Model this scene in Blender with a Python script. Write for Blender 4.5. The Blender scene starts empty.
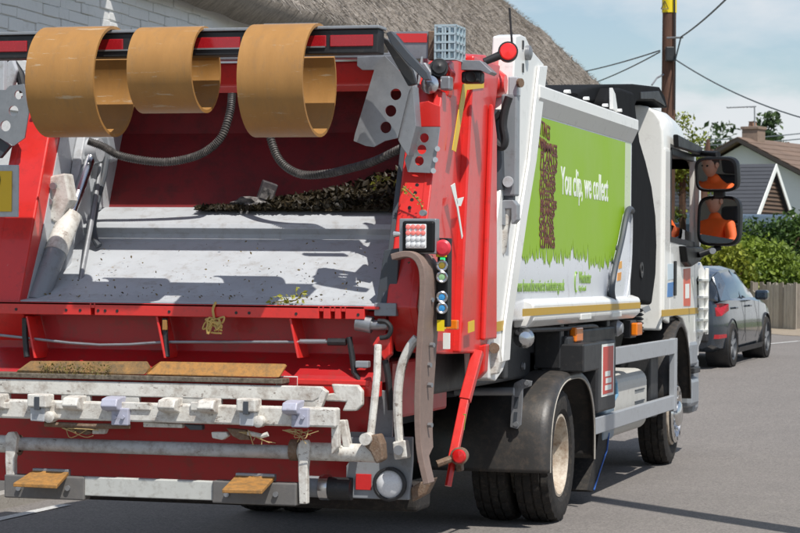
import bpy, bmesh, math, random
import numpy as np
from mathutils import Vector, Matrix, Euler
random.seed(7); RNG = np.random.default_rng(11)
S = bpy.context.scene
COL = S.collection
PI = math.pi

# ------------------------------------------------------------------ camera
FPX = 2400.0                                   # focal length in photo pixels (800 wide)
psi = math.atan(680 / FPX); th = 4.5 / FPX; rho = 0.010
cf = Vector((-math.sin(psi) * math.cos(th), math.cos(psi) * math.cos(th), math.sin(th)))
cr = Vector((math.cos(psi), math.sin(psi), 0)); cu = cr.cross(cf)
CR = cr * math.cos(rho) + cu * math.sin(rho); CU = -cr * math.sin(rho) + cu * math.cos(rho)
CAM = Vector((4.868, -17.162, 1.829))
cam = bpy.data.cameras.new('camera'); camo = bpy.data.objects.new('camera', cam); COL.objects.link(camo)
cam.sensor_width = 36; cam.lens = 36 * FPX / 800; cam.clip_start = 0.5; cam.clip_end = 3000
m = Matrix((CR, CU, -cf)).transposed().to_4x4(); m.translation = CAM
camo.matrix_world = m
S.camera = camo
cam.dof.use_dof = True; cam.dof.focus_distance = 15.5; cam.dof.aperture_fstop = 11.0

# ------------------------------------------------------------------ world, sun, exposure
SUN_EL, SUN_AZ = math.radians(59), math.radians(135)   # azimuth clockwise from +Y
sd = Vector((math.sin(SUN_AZ) * math.cos(SUN_EL), math.cos(SUN_AZ) * math.cos(SUN_EL), math.sin(SUN_EL)))
W = bpy.data.worlds.new('World'); S.world = W; W.use_nodes = True
nt = W.node_tree; bg = nt.nodes['Background']
sky = nt.nodes.new('ShaderNodeTexSky'); sky.sky_type = 'NISHITA'; sky.sun_disc = False
sky.sun_elevation = SUN_EL; sky.sun_rotation = SUN_AZ; sky.air_density = 1.0; sky.dust_density = 0.7; sky.ozone_density = 2.0
tc = nt.nodes.new('ShaderNodeTexCoord'); mp = nt.nodes.new('ShaderNodeMapping')
mp.inputs['Scale'].default_value = (1.0, 1.0, 2.6); mp.inputs['Location'].default_value = (0.35, 0.2, 0.1)
nz = nt.nodes.new('ShaderNodeTexNoise'); nz.inputs['Scale'].default_value = 6.5; nz.inputs['Detail'].default_value = 8; nz.inputs['Roughness'].default_value = 0.56
rp = nt.nodes.new('ShaderNodeValToRGB'); rp.color_ramp.elements[0].position = 0.46; rp.color_ramp.elements[1].position = 0.70
rp.color_ramp.elements[0].color = (0.04, 0.04, 0.04, 1); rp.color_ramp.elements[1].color = (0.92, 0.92, 0.92, 1)
mx = nt.nodes.new('ShaderNodeMix'); mx.data_type = 'RGBA'
mx.inputs['B'].default_value = (7.0, 7.2, 7.5, 1)
L = nt.links.new
L(tc.outputs['Generated'], mp.inputs['Vector']); L(mp.outputs['Vector'], nz.inputs['Vector'])
L(nz.outputs['Fac'], rp.inputs['Fac'])
# a bank of fair-weather cumulus low round the horizon, its upper edge broken by the same noise
sx = nt.nodes.new('ShaderNodeSeparateXYZ'); L(tc.outputs['Generated'], sx.inputs['Vector'])
ma = nt.nodes.new('ShaderNodeMath'); ma.operation = 'MULTIPLY_ADD'; ma.inputs[1].default_value = -0.16
L(nz.outputs['Fac'], ma.inputs[0]); L(sx.outputs['Z'], ma.inputs[2])
mb = nt.nodes.new('ShaderNodeMapRange'); mb.interpolation_type = 'SMOOTHSTEP'
mb.inputs['From Min'].default_value = 0.006; mb.inputs['From Max'].default_value = -0.020; mb.inputs['To Max'].default_value = 0.85
L(ma.outputs[0], mb.inputs['Value'])
mm = nt.nodes.new('ShaderNodeMath'); mm.operation = 'MAXIMUM'; L(rp.outputs['Color'], mm.inputs[0]); L(mb.outputs['Result'], mm.inputs[1])
L(mm.outputs[0], mx.inputs['Factor']); L(sky.outputs['Color'], mx.inputs['A'])
L(mx.outputs['Result'], bg.inputs['Color']); bg.inputs['Strength'].default_value = 0.115
sl = bpy.data.lights.new('sun', 'SUN'); sl.energy = 5.0; sl.angle = math.radians(0.53); sl.color = (1.0, 0.955, 0.89)
slo = bpy.data.objects.new('sun', sl); COL.objects.link(slo)
slo.rotation_euler = (-sd).to_track_quat('-Z', 'Y').to_euler(); slo.location = sd * 60
S.view_settings.view_transform = 'Standard'; S.view_settings.look = 'None'
S.view_settings.exposure = 0.0; S.view_settings.gamma = 1.0; S.view_settings.use_curve_mapping = False
S.cycles.max_bounces = 8; S.cycles.transparent_max_bounces = 12

# ------------------------------------------------------------------ helpers
def ray(px, py):
    return cf * FPX + CR * (px - 400) - CU * (py - 266.5)
def at(px, py, **k):
    """the point of a world plane (x=, y= or z=) or of a depth (d=) that the photograph shows at px, py"""
    (a, v), = k.items(); d = ray(px, py)
    if a == 'd': return CAM + d * (v / FPX)
    i = 'xyz'.index(a); return CAM + d * ((v - CAM[i]) / d[i])
def pj(p):
    q = Vector(p) - CAM; D = q.dot(cf)
    return 400 + FPX * q.dot(CR) / D, 266.5 - FPX * q.dot(CU) / D

def pinv(par):              # parts are modelled in world coordinates; only a thing's own Empty is offset
    return Matrix.Translation(-par.location) if par.parent is None else Matrix.Identity(4)
class MB:
    def __init__(s): s.v = []; s.f = []; s.sm = []
    def add(s, vs, fs, smooth=False):
        o = len(s.v); s.v += [tuple(v) for v in vs]; s.f += [tuple(o + i for i in f) for f in fs]; s.sm += [smooth] * len(fs); return s
    def box(s, x0, x1, y0, y1, z0, z1):
        x0, x1 = min(x0, x1), max(x0, x1); y0, y1 = min(y0, y1), max(y0, y1); z0, z1 = min(z0, z1), max(z0, z1)
        v = [(x0,y0,z0),(x1,y0,z0),(x1,y1,z0),(x0,y1,z0),(x0,y0,z1),(x1,y0,z1),(x1,y1,z1),(x0,y1,z1)]
        return s.add(v, [(3,2,1,0),(4,5,6,7),(0,1,5,4),(1,2,6,5),(2,3,7,6),(3,0,4,7)])
    def obox(s, c, ax, ay, az):
        c, ax, ay, az = Vector(c), Vector(ax), Vector(ay), Vector(az)
        v = [c + ax*i + ay*j + az*k for k in (-1,1) for j in (-1,1) for i in (-1,1)]
        return s.add(v, [(0,2,3,1),(4,5,7,6),(0,1,5,4),(1,3,7,5),(3,2,6,7),(2,0,4,6)])
    def prism(s, pts, off):
        pts = [Vector(p) for p in pts]; off = Vector(off); n = len(pts)
        nrm = Vector((0,0,0))
        for i in range(n): nrm += pts[i].cross(pts[(i+1) % n])
        if nrm.dot(off) > 0: pts.reverse()
        v = pts + [p + off for p in pts]
        return s.add(v, [tuple(range(n)), tuple(range(2*n-1, n-1, -1))] + [(i, i+n, (i+1) % n + n, (i+1) % n) for i in range(n)])
    def tube(s, pts, r, seg=10, caps=True, smooth=True):
        pts = [Vector(p) for p in pts]; n = len(pts); rr = r if isinstance(r, (list, tuple)) else [r] * n
        vs = []; u = None
        for i, p in enumerate(pts):
            t = (pts[min(i+1, n-1)] - pts[max(i-1, 0)]).normalized()
            if u is None: u = t.orthogonal().normalized()
            else: u = (u - t * u.dot(t)).normalized()
            w = t.cross(u)
            vs += [p + (u * math.cos(2*PI*k/seg) + w * math.sin(2*PI*k/seg)) * rr[i] for k in range(seg)]
        fs = [(i*seg+k, i*seg+(k+1) % seg, (i+1)*seg+(k+1) % seg, (i+1)*seg+k) for i in range(n-1) for k in range(seg)]
        s.add(vs, fs, smooth)
        if caps: s.add(vs[:seg], [tuple(range(seg-1, -1, -1))]); s.add(vs[-seg:], [tuple(range(seg))])
        return s
    def lathe(s, c, axis, prof, seg=32, smooth=True, rmod=None):
        """prof: (offset along axis, radius)"""
        c, axis = Vector(c), Vector(axis).normalized(); u = axis.orthogonal().normalized()
        if abs(axis.x) > .9: u = Vector((0,0,1))
        w = axis.cross(u); n = len(prof); vs = []
        for i, (a, r) in enumerate(prof):
            for k in range(seg):
                q = r + (rmod(i, k) if rmod else 0)
                vs.append(c + axis*a + (u*math.cos(2*PI*k/seg) + w*math.sin(2*PI*k/seg))*q)
        fs = [(i*seg+k, i*seg+(k+1) % seg, (i+1)*seg+(k+1) % seg, (i+1)*seg+k) for i in range(n-1) for k in range(seg)]
        return s.add(vs, fs, smooth)
    def disc(s, c, axis, r, th=.01, seg=24):
        return s.lathe(c, axis, [(0, .0001), (0, r), (th, r), (th, .0001)], seg, False)
    def build(s, name, mat, parent=None, bevel=0, loc=None, ang=35, seg=2):
        me = bpy.data.meshes.new(name); me.from_pydata(s.v, [], s.f)
        if any(s.sm): me.polygons.foreach_set('use_smooth', s.sm)
        me.update()
        bm = bmesh.new(); bm.from_mesh(me); bmesh.ops.recalc_face_normals(bm, faces=bm.faces); bm.to_mesh(me); bm.free()
        if any(s.sm): me.set_sharp_from_angle(angle=math.radians(ang))
        o = bpy.data.objects.new(name, me); COL.objects.link(o); me.materials.append(mat)
        if loc is not None: o.location = loc
        if parent is not None:
            o.parent = parent
            o.matrix_parent_inverse = pinv(parent)
        if bevel:
            b = o.modifiers.new('bevel', 'BEVEL'); b.width = bevel; b.segments = seg; b.limit_method = 'ANGLE'; b.angle_limit = math.radians(40)
            b.harden_normals = False
        return o
def tag(o, label=None, cat=None, group=None, kind=None):
    for k, v in (('label', label), ('category', cat), ('group', group), ('kind', kind)):
        if v: o[k] = v
    return o
def thing(name, loc, label, cat, group=None):
    o = bpy.data.objects.new(name, None); COL.objects.link(o); o.location = loc; o.empty_display_size = .2
    return tag(o, label, cat, group)
def sub(o, parent):                         # parent an existing object, keeping its place
    o.parent = parent; return o
# ---- shapes measured on a plane of the vehicle and given their depth
def plate(name, pts, plane, off, mat, parent, bevel=.004):
    a, v = plane; P = [at(x, y, **{a: v}) for x, y in pts]
    d = Vector((off, 0, 0)) if a == 'x' else Vector((0, off, 0)) if a == 'y' else Vector((0, 0, off))
    return MB().prism(P, d).build(name, mat, parent, bevel)
def slab(name, x0, y0, x1, y1, yf, depth, mat, parent, bevel=.006):
    """a box whose rear face stands on the plane y=yf"""
    a = at(x0, y0, y=yf); b = at(x1, y1, y=yf); c = at(x0, y1, y=yf); d = at(x1, y0, y=yf)
    return MB().box((a.x+c.x)/2, (b.x+d.x)/2, yf, yf+depth, (a.z+d.z)/2, (b.z+c.z)/2).build(name, mat, parent, bevel)
def tubep(name, pts, r, mat, parent, seg=10):
    return MB().tube([at(x, y, y=Y) for x, y, Y in pts], r, seg).build(name, mat, parent)
def smooth_path(pts, n=6):
    P = [Vector(p) for p in pts]; out = []
    for i in range(len(P)-1):
        p0, p1, p2, p3 = P[max(i-1,0)], P[i], P[i+1], P[min(i+2,len(P)-1)]
        for k in range(n):
            t = k/n
            out.append(.5*((2*p1)+(p2-p0)*t+(2*p0-5*p1+4*p2-p3)*t*t+(3*p1-p0-3*p2+p3)*t**3))
    out.append(P[-1]); return out

# ------------------------------------------------------------------ materials
def mat(name, col, rough=.5, metal=0., coat=0., dirt=0., dirtcol=(.09,.065,.045), dscale=6., bump=0., bscale=60., var=.06, spec=.5, rvar=.15, stretch=None, emit=None, trans=0., scratch=None):
    M = bpy.data.materials.new(name); M.use_nodes = True; N = M.node_tree.nodes; K = M.node_tree.links.new
    b = N['Principled BSDF']; b.inputs['Roughness'].default_value = rough; b.inputs['Metallic'].default_value = metal
    b.inputs['Specular IOR Level'].default_value = spec
    if coat: b.inputs['Coat Weight'].default_value = coat; b.inputs['Coat Roughness'].default_value = .08
    if trans: b.inputs['Transmission Weight'].default_value = trans
    t = N.new('ShaderNodeTexCoord'); g = N.new('ShaderNodeNewGeometry')
    mpn = N.new('ShaderNodeMapping'); K(g.outputs['Position'], mpn.inputs['Vector'])
    if stretch: mpn.inputs['Scale'].default_value = stretch
    n1 = N.new('ShaderNodeTexNoise'); n1.inputs['Scale'].default_value = dscale; n1.inputs['Detail'].default_value = 7; n1.inputs['Roughness'].default_value = .65
    K(mpn.outputs['Vector'], n1.inputs['Vector'])
    hv = N.new('ShaderNodeHueSaturation'); hv.inputs['Color'].default_value = (*col, 1)
    mr = N.new('ShaderNodeMapRange'); mr.inputs['To Min'].default_value = 1-var*2; mr.inputs['To Max'].default_value = 1+var*2
    K(n1.outputs['Fac'], mr.inputs['Value']); K(mr.outputs['Result'], hv.inputs['Value'])
    last = hv.outputs['Color']
    if dirt:
        n2 = N.new('ShaderNodeTexNoise'); n2.inputs['Scale'].default_value = dscale*2.7; n2.inputs['Detail'].default_value = 9; n2.inputs['Roughness'].default_value = .75
        K(mpn.outputs['Vector'], n2.inputs['Vector'])
        r2 = N.new('ShaderNodeValToRGB'); r2.color_ramp.elements[0].position = .60-.22*dirt; r2.color_ramp.elements[1].position = .78-.12*dirt
        r2.color_ramp.elements[1].color = (min(1,.35+dirt*.6),)*3 + (1,); r2.color_ramp.elements[0].color = (dirt*.10,)*3 + (1,)
        K(n2.outputs['Fac'], r2.inputs['Fac'])
        mxx = N.new('ShaderNodeMix'); mxx.data_type = 'RGBA'; mxx.inputs['B'].default_value = (*dirtcol, 1)
        K(r2.outputs['Color'], mxx.inputs['Factor']); K(last, mxx.inputs['A']); last = mxx.outputs['Result']
    if scratch:
        sc_, scol, thr = scratch
        mps = N.new('ShaderNodeMapping'); mps.inputs['Scale'].default_value = sc_; K(g.outputs['Position'], mps.inputs['Vector'])
        ns = N.new('ShaderNodeTexNoise'); ns.inputs['Scale'].default_value = 1.0; ns.inputs['Detail'].default_value = 6; ns.inputs['Roughness'].default_value = .7
        K(mps.outputs['Vector'], ns.inputs['Vector'])
        rs = N.new('ShaderNodeMapRange'); rs.inputs['From Min'].default_value = thr; rs.inputs['From Max'].default_value = thr+.05; rs.inputs['To Max'].default_value = .7
        K(ns.outputs['Fac'], rs.inputs['Value'])
        ms = N.new('ShaderNodeMix'); ms.data_type = 'RGBA'; ms.inputs['B'].default_value = (*scol, 1)
        K(rs.outputs['Result'], ms.inputs['Factor']); K(last, ms.inputs['A']); last = ms.outputs['Result']
    K(last, b.inputs['Base Color'])
    r3 = N.new('ShaderNodeMapRange'); r3.inputs['To Min'].default_value = max(.02, rough-rvar); r3.inputs['To Max'].default_value = min(1, rough+rvar)
    K(n1.outputs['Fac'], r3.inputs['Value']); K(r3.outputs['Result'], b.inputs['Roughness'])
    if bump:
        n3 = N.new('ShaderNodeTexNoise'); n3.inputs['Scale'].default_value = bscale; n3.inputs['Detail'].default_value = 5
        K(mpn.outputs['Vector'], n3.inputs['Vector'])
        bn = N.new('ShaderNodeBump'); bn.inputs['Strength'].default_value = bump; bn.inputs['Distance'].default_value = .01
        K(n3.outputs['Fac'], bn.inputs['Height']); K(bn.outputs['Normal'], b.inputs['Normal'])
    if emit: b.inputs['Emission Color'].default_value = (*emit[0], 1); b.inputs['Emission Strength'].default_value = emit[1]
    return M
def glassmat(name, col, rough=.02):
    M = bpy.data.materials.new(name); M.use_nodes = True; N = M.node_tree.nodes; K = M.node_tree.links.new
    out = N['Material Output']; tr = N.new('ShaderNodeBsdfTransparent'); tr.inputs['Color'].default_value = (*col, 1)
    gl = N.new('ShaderNodeBsdfGlossy'); gl.inputs['Roughness'].default_value = rough
    fr = N.new('ShaderNodeFresnel'); fr.inputs['IOR'].default_value = 1.5
    mxn = N.new('ShaderNodeMixShader'); K(fr.outputs['Fac'], mxn.inputs['Fac']); K(tr.outputs[0], mxn.inputs[1]); K(gl.outputs[0], mxn.inputs[2])
    K(mxn.outputs[0], out.inputs['Surface']); return M
RED = mat('red paint', (.66,.026,.020), .36, coat=.35, dirt=.34, dirtcol=(.22,.03,.025), dscale=5, var=.06, bump=.03, bscale=90, scratch=((16,16,9),(.60,.16,.13),.675))
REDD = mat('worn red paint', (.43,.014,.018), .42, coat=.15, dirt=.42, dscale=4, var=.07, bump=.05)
REDSHADE = mat('shade darkened red steel', (.20,.008,.011), .6, dirt=.6, dirtcol=(.030,.012,.010), dscale=3, var=.12, bump=.1)  # red and its dirt darkened to stand in for shade inside the hopper
WHITE = mat('white paint', (.80,.80,.77), .35, coat=.3, dirt=.16, dscale=3, var=.02)
WHITED = mat('chipped white paint', (.68,.67,.62), .5, dirt=.62, dirtcol=(.17,.10,.055), dscale=4.5, var=.07, bump=.15, bscale=70, scratch=((20,20,34),(.09,.045,.025),.60))
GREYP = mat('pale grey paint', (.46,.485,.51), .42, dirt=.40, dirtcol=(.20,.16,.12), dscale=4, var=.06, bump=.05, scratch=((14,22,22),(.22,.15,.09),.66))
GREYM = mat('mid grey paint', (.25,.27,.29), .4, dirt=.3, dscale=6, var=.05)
DGREY = mat('dark grey steel', (.055,.065,.078), .5, dirt=.35, dscale=8, var=.08)
GALV = mat('galvanised steel', (.32,.33,.345), .46, metal=.65, dirt=.25, dirtcol=(.2,.19,.17), dscale=14, var=.12, bump=.04)
STEEL = mat('bright steel', (.62,.63,.64), .22, metal=1, var=.05, dscale=10)
MBLACK = mat('matt black intake plastic', (.012,.0125,.0135), .75, var=.08, dscale=4, spec=.08)
RUST = mat('rusty steel', (.17,.105,.065), .75, metal=.2, dirt=.6, dirtcol=(.30,.25,.20), dscale=20, var=.2, bump=.3, bscale=120)
BLACK = mat('black plastic', (.018,.019,.021), .5, dirt=.22, dirtcol=(.10,.085,.07), dscale=9, var=.1, bump=.05)
BLACKG = mat('smooth black plastic', (.010,.0105,.0115), .45, var=.06, dscale=5, spec=.22)
RUBBER = mat('tyre rubber', (.022,.021,.020), .82, dirt=.55, dirtcol=(.085,.07,.056), dscale=11, var=.15, bump=.25, bscale=140, spec=.3)
GUARD = mat('scuffed black mudguard plastic', (.035,.034,.033), .44, dirt=.55, dirtcol=(.11,.085,.065), dscale=5, var=.12, bump=.08)
BELT = mat('worn rubber belting', (.22,.155,.128), .6, dirt=.5, dirtcol=(.27,.20,.165), dscale=16, var=.15, bump=.2, bscale=150)
OCHRE = mat('ochre rubber', (.37,.185,.050), .50, dirt=.38, dirtcol=(.24,.15,.07), dscale=6, var=.12, bump=.06, stretch=(1.6,.8,.5), scratch=((4,24,34),(.47,.37,.25),.615))
OCHRED = mat('dirty ochre rubber', (.40,.19,.045), .7, dirt=.78, dirtcol=(.12,.09,.045), dscale=9, var=.15, bump=.2)
OCHREX = mat('caked ochre rubber', (.30,.16,.05), .85, dirt=1.15, dirtcol=(.105,.078,.042), dscale=6, var=.25, bump=.6, bscale=50)
LIME = mat('lime green vinyl', (.27,.47,.008), .42, var=.03, dscale=1.5, spec=.28)
PANELW = mat('white body panel', (.68,.71,.76), .3, coat=.35, dirt=.12, dscale=2, var=.02)
YSTRIPE = mat('yellow reflective stripe', (.50,.30,.012), .4, var=.06, dscale=20)
TEXTW = mat('white lettering', (.82,.85,.80), .4, var=.01)
TEXTG = mat('green lettering', (.22,.38,.06), .4, var=.01)
TEXTR = mat('maroon lettering', (.13,.028,.018), .5, var=.1, dscale=40)
LENSR = mat('red lens', (.60,.012,.012), .14, coat=.6, var=.05, dscale=40)
LENSRD = mat('dark red reflector', (.36,.010,.016), .25, coat=.4, var=.1, dscale=60)
LENSW = mat('clear lens', (.72,.73,.74), .15, coat=.5, var=.12, dscale=120)
LENSO = mat('orange lens', (.80,.20,.01), .2, coat=.5, var=.06)
REDPLATE = mat('red marker board', (.56,.05,.035), .4, var=.05, dirt=.15)
MIRROR = mat('mirror glass', (.88,.90,.90), .015, metal=1, var=0, rvar=.01)
GLASS = glassmat('window glass', (.80,.84,.83))
GLASSD = mat('dark car glass', (.012,.015,.017), .05, coat=1, var=0, rvar=.02)
AMBER = mat('yellow button', (.75,.50,.03), .3, coat=.4, var=.02)
GREENB = mat('green button', (.25,.45,.22), .3, coat=.4, var=.02)
BLUEB = mat('blue button', (.03,.25,.55), .3, coat=.4, var=.02)
BTNR = mat('red button', (.66,.03,.05), .45, coat=.2, var=.02)
YLABEL = mat('yellow sign plate', (.78,.60,.01), .4, var=.03)
BRONZE = mat('ripe plate yellow', (.72,.46,.015), .4, var=.03)
ASPH = None

# ================================================================== the ground
def zg(y):
    if y <= 6: return 0.0
    if y < 20: t = (y-6)/14; return .52*(t*t*(3-2*t)*.45 + t*.55)
    if y < 36: return .52 + (y-20)*.0095
    return .672 + (min(y, 120)-36)*.004
def asphalt():
    M = mat('asphalt', (.18,.165,.153), .85, var=.10, dscale=.7, bump=.5, bscale=170, dirt=.35, dirtcol=(.23,.21,.19))
    N = M.node_tree.nodes; K = M.node_tree.links.new; b = N['Principled BSDF']
    src = b.inputs['Base Color'].links[0].from_socket
    g = N.new('ShaderNodeNewGeometry'); v = N.new('ShaderNodeTexVoronoi'); v.inputs['Scale'].default_value = 75
    K(g.outputs['Position'], v.inputs['Vector'])
    r = N.new('ShaderNodeMapRange'); r.inputs['From Max'].default_value = 1; r.inputs['To Min'].default_value = .62; r.inputs['To Max'].default_value = 1.38
    K(v.outputs['Color'], r.inputs['Value'])
    mu = N.new('ShaderNodeMix'); mu.data_type = 'RGBA'; mu.blend_type = 'MULTIPLY'; mu.inputs['Factor'].default_value = 1
    K(src, mu.inputs['A']); K(r.outputs['Result'], mu.inputs['B']); K(mu.outputs['Result'], b.inputs['Base Color'])
    return M
ASPH = asphalt()
LINEP = mat('worn road paint', (.62,.62,.60), .7, dirt=.75, dirtcol=(.14,.13,.12), dscale=14, var=.06, bump=.3, bscale=150)
GRASS = mat('verge grass', (.075,.105,.028), .9, dirt=.5, dirtcol=(.16,.13,.07), dscale=3, var=.2, bump=.6, bscale=40)
GRAVEL = mat('gravel verge', (.30,.25,.19), .9, dirt=.5, dirtcol=(.13,.105,.075), dscale=5, var=.2, bump=.6, bscale=60)
def sheet(name, xs, ys, mt, dz=0, zf=None):
    b = MB(); vs = [(x, y, (zf(x, y) if zf else zg(y)) + dz) for y in ys for x in xs]; nx = len(xs)
    b.add(vs, [(j*nx+i, j*nx+i+1, (j+1)*nx+i+1, (j+1)*nx+i) for j in range(len(ys)-1) for i in range(nx-1)], True)
    return tag(b.build(name, mt), kind='structure')
YS = [-40, -25, -10, 0, 4] + [6 + k*1.5 for k in range(22)] + [45, 60, 90, 120, 300, 900]
sheet('ground', [-900, -200, -40, -5, 0, 5, 40, 200, 900], YS, GRASS, dz=-.012)
sheet('road', [-3.1, 0, 2.5, 4.6, 9, 16], [y for y in YS if y <= 300], ASPH)
# pavement with a real kerb on the nearside, below the cottage
def strip_prism(name, x0, x1, ya, yb, h, mt, n=40):
    b = MB(); vs = []
    for k in range(n+1):
        y = ya+(yb-ya)*k/n; z = zg(y); vs += [(x0,y,z-.1),(x0,y,z+h),(x1,y,z+h),(x1,y,z-.1)]
    fs = [(4*k+i, 4*k+i+1, 4*k+5+i, 4*k+4+i) for k in range(n) for i in range(3)] + [(0,1,2,3), (4*n+3,4*n+2,4*n+1,4*n)]
    return tag(b.add(vs, fs).build(name, mt), kind='structure')
STONE = mat('kerb concrete', (.33,.31,.28), .85, dirt=.4, dscale=6, var=.1, bump=.3)
strip_prism('kerb', -3.10, -2.95, -30, 26, .11, STONE)
strip_prism('pavement', -4.6, -3.101, -30, 26, .105, mat('shade toned pavement asphalt', (.085,.08,.075), .9, var=.1, dscale=2, bump=.5, bscale=120))  # asphalt colour darkened to stand in for the lorry's shadow
# painted lines
def paint(name, pts, w):
    P = [Vector((p[0], p[1], zg(p[1])+.006)) for p in pts]; b = MB(); vs = []
    for i, p in enumerate(P):
        t = (P[min(i+1,len(P)-1)]-P[max(i-1,0)]); n = Vector((-t.y, t.x, 0)).normalized()*w/2
        vs += [p-n, p+n]
    b.add(vs, [(2*i, 2*i+2, 2*i+3, 2*i+1) for i in range(len(P)-1)])
    return tag(b.build(name, LINEP), kind='structure')
a = at(-30, 526, z=0); c = at(66, 505, z=0)
paint('edge_line', [(a.x, a.y), (c.x, c.y)], .10)

# ================================================================== refuse truck
T = thing('refuse_truck', (0,0,0), 'red, white and lime green refuse lorry seen from behind with open hopper', 'lorry')
XR, XL = 1.22, -1.50         # outer faces of the tailgate
def inner_line(z):           # rear edge of the tailgate cheeks: y as a function of height
    return -3.431 + (2.82 - z) * (-.35/.87)

# ---- tailgate cheeks -------------------------------------------------
def cheek(xo, xi, out):
    zs = [3.05, 2.82, 2.40, 1.95, 1.62]
    prof = [(inner_line(z) if z < 2.9 else -3.22, z) for z in zs] + [(-3.70,1.36), (-3.15,1.33), (-2.3,1.31), (-2.16,1.42), (-2.17,2.0), (-2.22,2.75), (-2.02,3.16), (-2.2,3.22), (-2.9,3.17)]
    c = MB().prism([(xo - out*.03, y, z) for y, z in prof], (-(abs(xo-xi)-.03)*out, 0, 0)).build('tailgate_cheek', RED, T, .012)
    # raised front post, rear flange and bottom rail, leaving a recessed panel between
    r1 = MB().prism([(xo, inner_line(z)-.004, z) for z in (2.9,2.4,1.95,1.62)] + [(xo,-3.70,1.36),(xo,-3.45,1.35),(xo,-3.50,1.62),(xo,-3.40,2.1),(xo,-3.22,2.9)], (-out*.05,0,0)).build('rear_stile', RED, c, .008)
    r2 = MB().prism([(xo+out*.02,-2.72,3.17),(xo+out*.02,-2.86,2.3),(xo+out*.02,-2.98,1.335),(xo+out*.02,-2.3,1.308),(xo+out*.02,-2.15,1.42),(xo+out*.02,-2.16,2.0),(xo+out*.02,-2.21,2.75),(xo+out*.02,-2.01,3.17)], (-out*.06,0,0)).build('front_post', RED, c, .012)
    return c
RC = cheek(XR, 1.03, 1)
LC = cheek(XL, -1.26, -1)
# raised rib on the front post, slanting, catches a second tone of light
MB().prism([(XR+.02,-2.34,2.90),(XR+.02,-2.50,1.40),(XR+.02,-2.18,1.40),(XR+.02,-2.20,2.0),(XR+.02,-2.23,2.7)], (.035,0,0)).build('stiffener', RED, RC, .012)
# yellow outline and logo on the cheek's recessed panel
def sticker(name, pts, x, mt, par, th=.004):
    P = [at(px, py, x=x) for px, py in pts]; return MB().prism(P, (-th,0,0)).build(name, mt, par)
YST = mat('yellow edging tape', (.72,.47,.012), .4, var=.05)
sticker('edging_tape', [(463,84),(484,81),(484,88),(467,90),(456,152),(452.5,150)], XR+.026, YST, RC)
for q in ([(451,186),(455,183),(463,236),(462,239),(457,208)], [(456.5,199),(464,197),(461,206),(458,206)]):
    sticker('wing_logo', q, XR+.026, TEXTW, RC)
sticker('edging_tape', [(434,335),(437,321),(452,320),(452,328),(440,330)], XR+.027, YST, RC)
sticker('edging_tape', [(468.5,322),(474.5,320),(474.5,331),(468.5,333)], XR+.061, YST, RC)
# small clearance holes of the rear flange
b = MB()
for px, py in ((417.5,185),(416.5,193),(414,200),(412.5,208)):
    p = at(px, py, y=-3.62); yy = inner_line(p.z); b.disc((p.x, yy-.004, p.z), (0,1,0), .011, .004, 10)
b.build('bolt_holes', BLACK, RC)

# ---- tailgate roof, cross member, hopper inside ----------------------
MB().box(-1.27, 1.04, -2.90, -1.62, 3.05, 3.12).build('hopper_roof', REDSHADE, T, .01)
MB().prism([(-1.26,-3.55,3.07),(-1.26,-3.55,2.93),(-1.26,-3.44,2.895),(-1.26,-3.40,3.07)], (2.29,0,0)).build('cross_member', RED, T, .012)
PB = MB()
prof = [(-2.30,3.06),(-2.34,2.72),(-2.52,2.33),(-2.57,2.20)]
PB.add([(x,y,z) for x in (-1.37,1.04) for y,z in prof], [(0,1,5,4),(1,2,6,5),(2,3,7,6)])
PB.build('packer_plate', REDSHADE, T)
GL = MB(); prof = [(-2.52,2.16),(-2.56,2.229),(-2.70,2.222),(-2.97,2.115),(-2.985,2.085),(-2.945,2.05),(-2.955,2.02),(-3.03,1.995),(-3.30,1.86),(-3.58,1.73),(-3.70,1.672),(-3.80,1.640),(-3.90,1.632)]
n = len(prof)
GL.add([(x,y,z) for x in (-1.37,1.04) for y,z in prof], [(i,i+1,n+i+1,n+i) for i in range(n-1)])
SW = GL.build('sweep_blade', GREYP, T)
sm = SW.modifiers.new('solid', 'SOLIDIFY'); sm.thickness = .03; sm.offset = -1
bv = SW.modifiers.new('bevel', 'BEVEL'); bv.width = .012; bv.segments = 2
# bolted dark wear plates at the foot of the blade
for x0, x1 in ():
    pts = [(x0,300),(x0+7,291),(x0+16,288),(x1-10,288),(x1-2,292),(x1,301)]
    P = []
    for px, py in pts:
        p = at(px, py, y=-3.62); P.append(Vector((p.x, -3.44 - (300-py)*(-.012) - .16, 0)))
    P = [Vector((p.x, y, 1.648 + (-3.42-y)*(.04/.18)*-1 + .006)) for p, y in zip(P, [-3.72,-3.60,-3.53,-3.53,-3.60,-3.72])]
    MB().prism([Vector((p.x, p.y, 1.617+(p.y+3.72)*.14)) for p in P], (0,0,.012)).build('wear_plate', DGREY, SW)
# left inner wall in grey, with its lighter frame
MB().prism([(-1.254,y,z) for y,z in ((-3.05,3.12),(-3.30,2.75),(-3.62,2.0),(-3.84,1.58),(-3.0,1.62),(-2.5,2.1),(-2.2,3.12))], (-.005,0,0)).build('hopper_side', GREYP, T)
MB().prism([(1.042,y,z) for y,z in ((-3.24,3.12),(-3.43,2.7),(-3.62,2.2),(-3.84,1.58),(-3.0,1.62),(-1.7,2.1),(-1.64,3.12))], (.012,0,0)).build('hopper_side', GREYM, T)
MB().prism([(-1.19,y,z) for y,z in ((-2.95,3.02),(-3.16,2.55),(-3.42,1.74),(-3.34,1.74),(-3.06,2.55),(-2.85,3.02))], (-.06,0,0)).build('side_frame', GREYP, T, .008)
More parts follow.
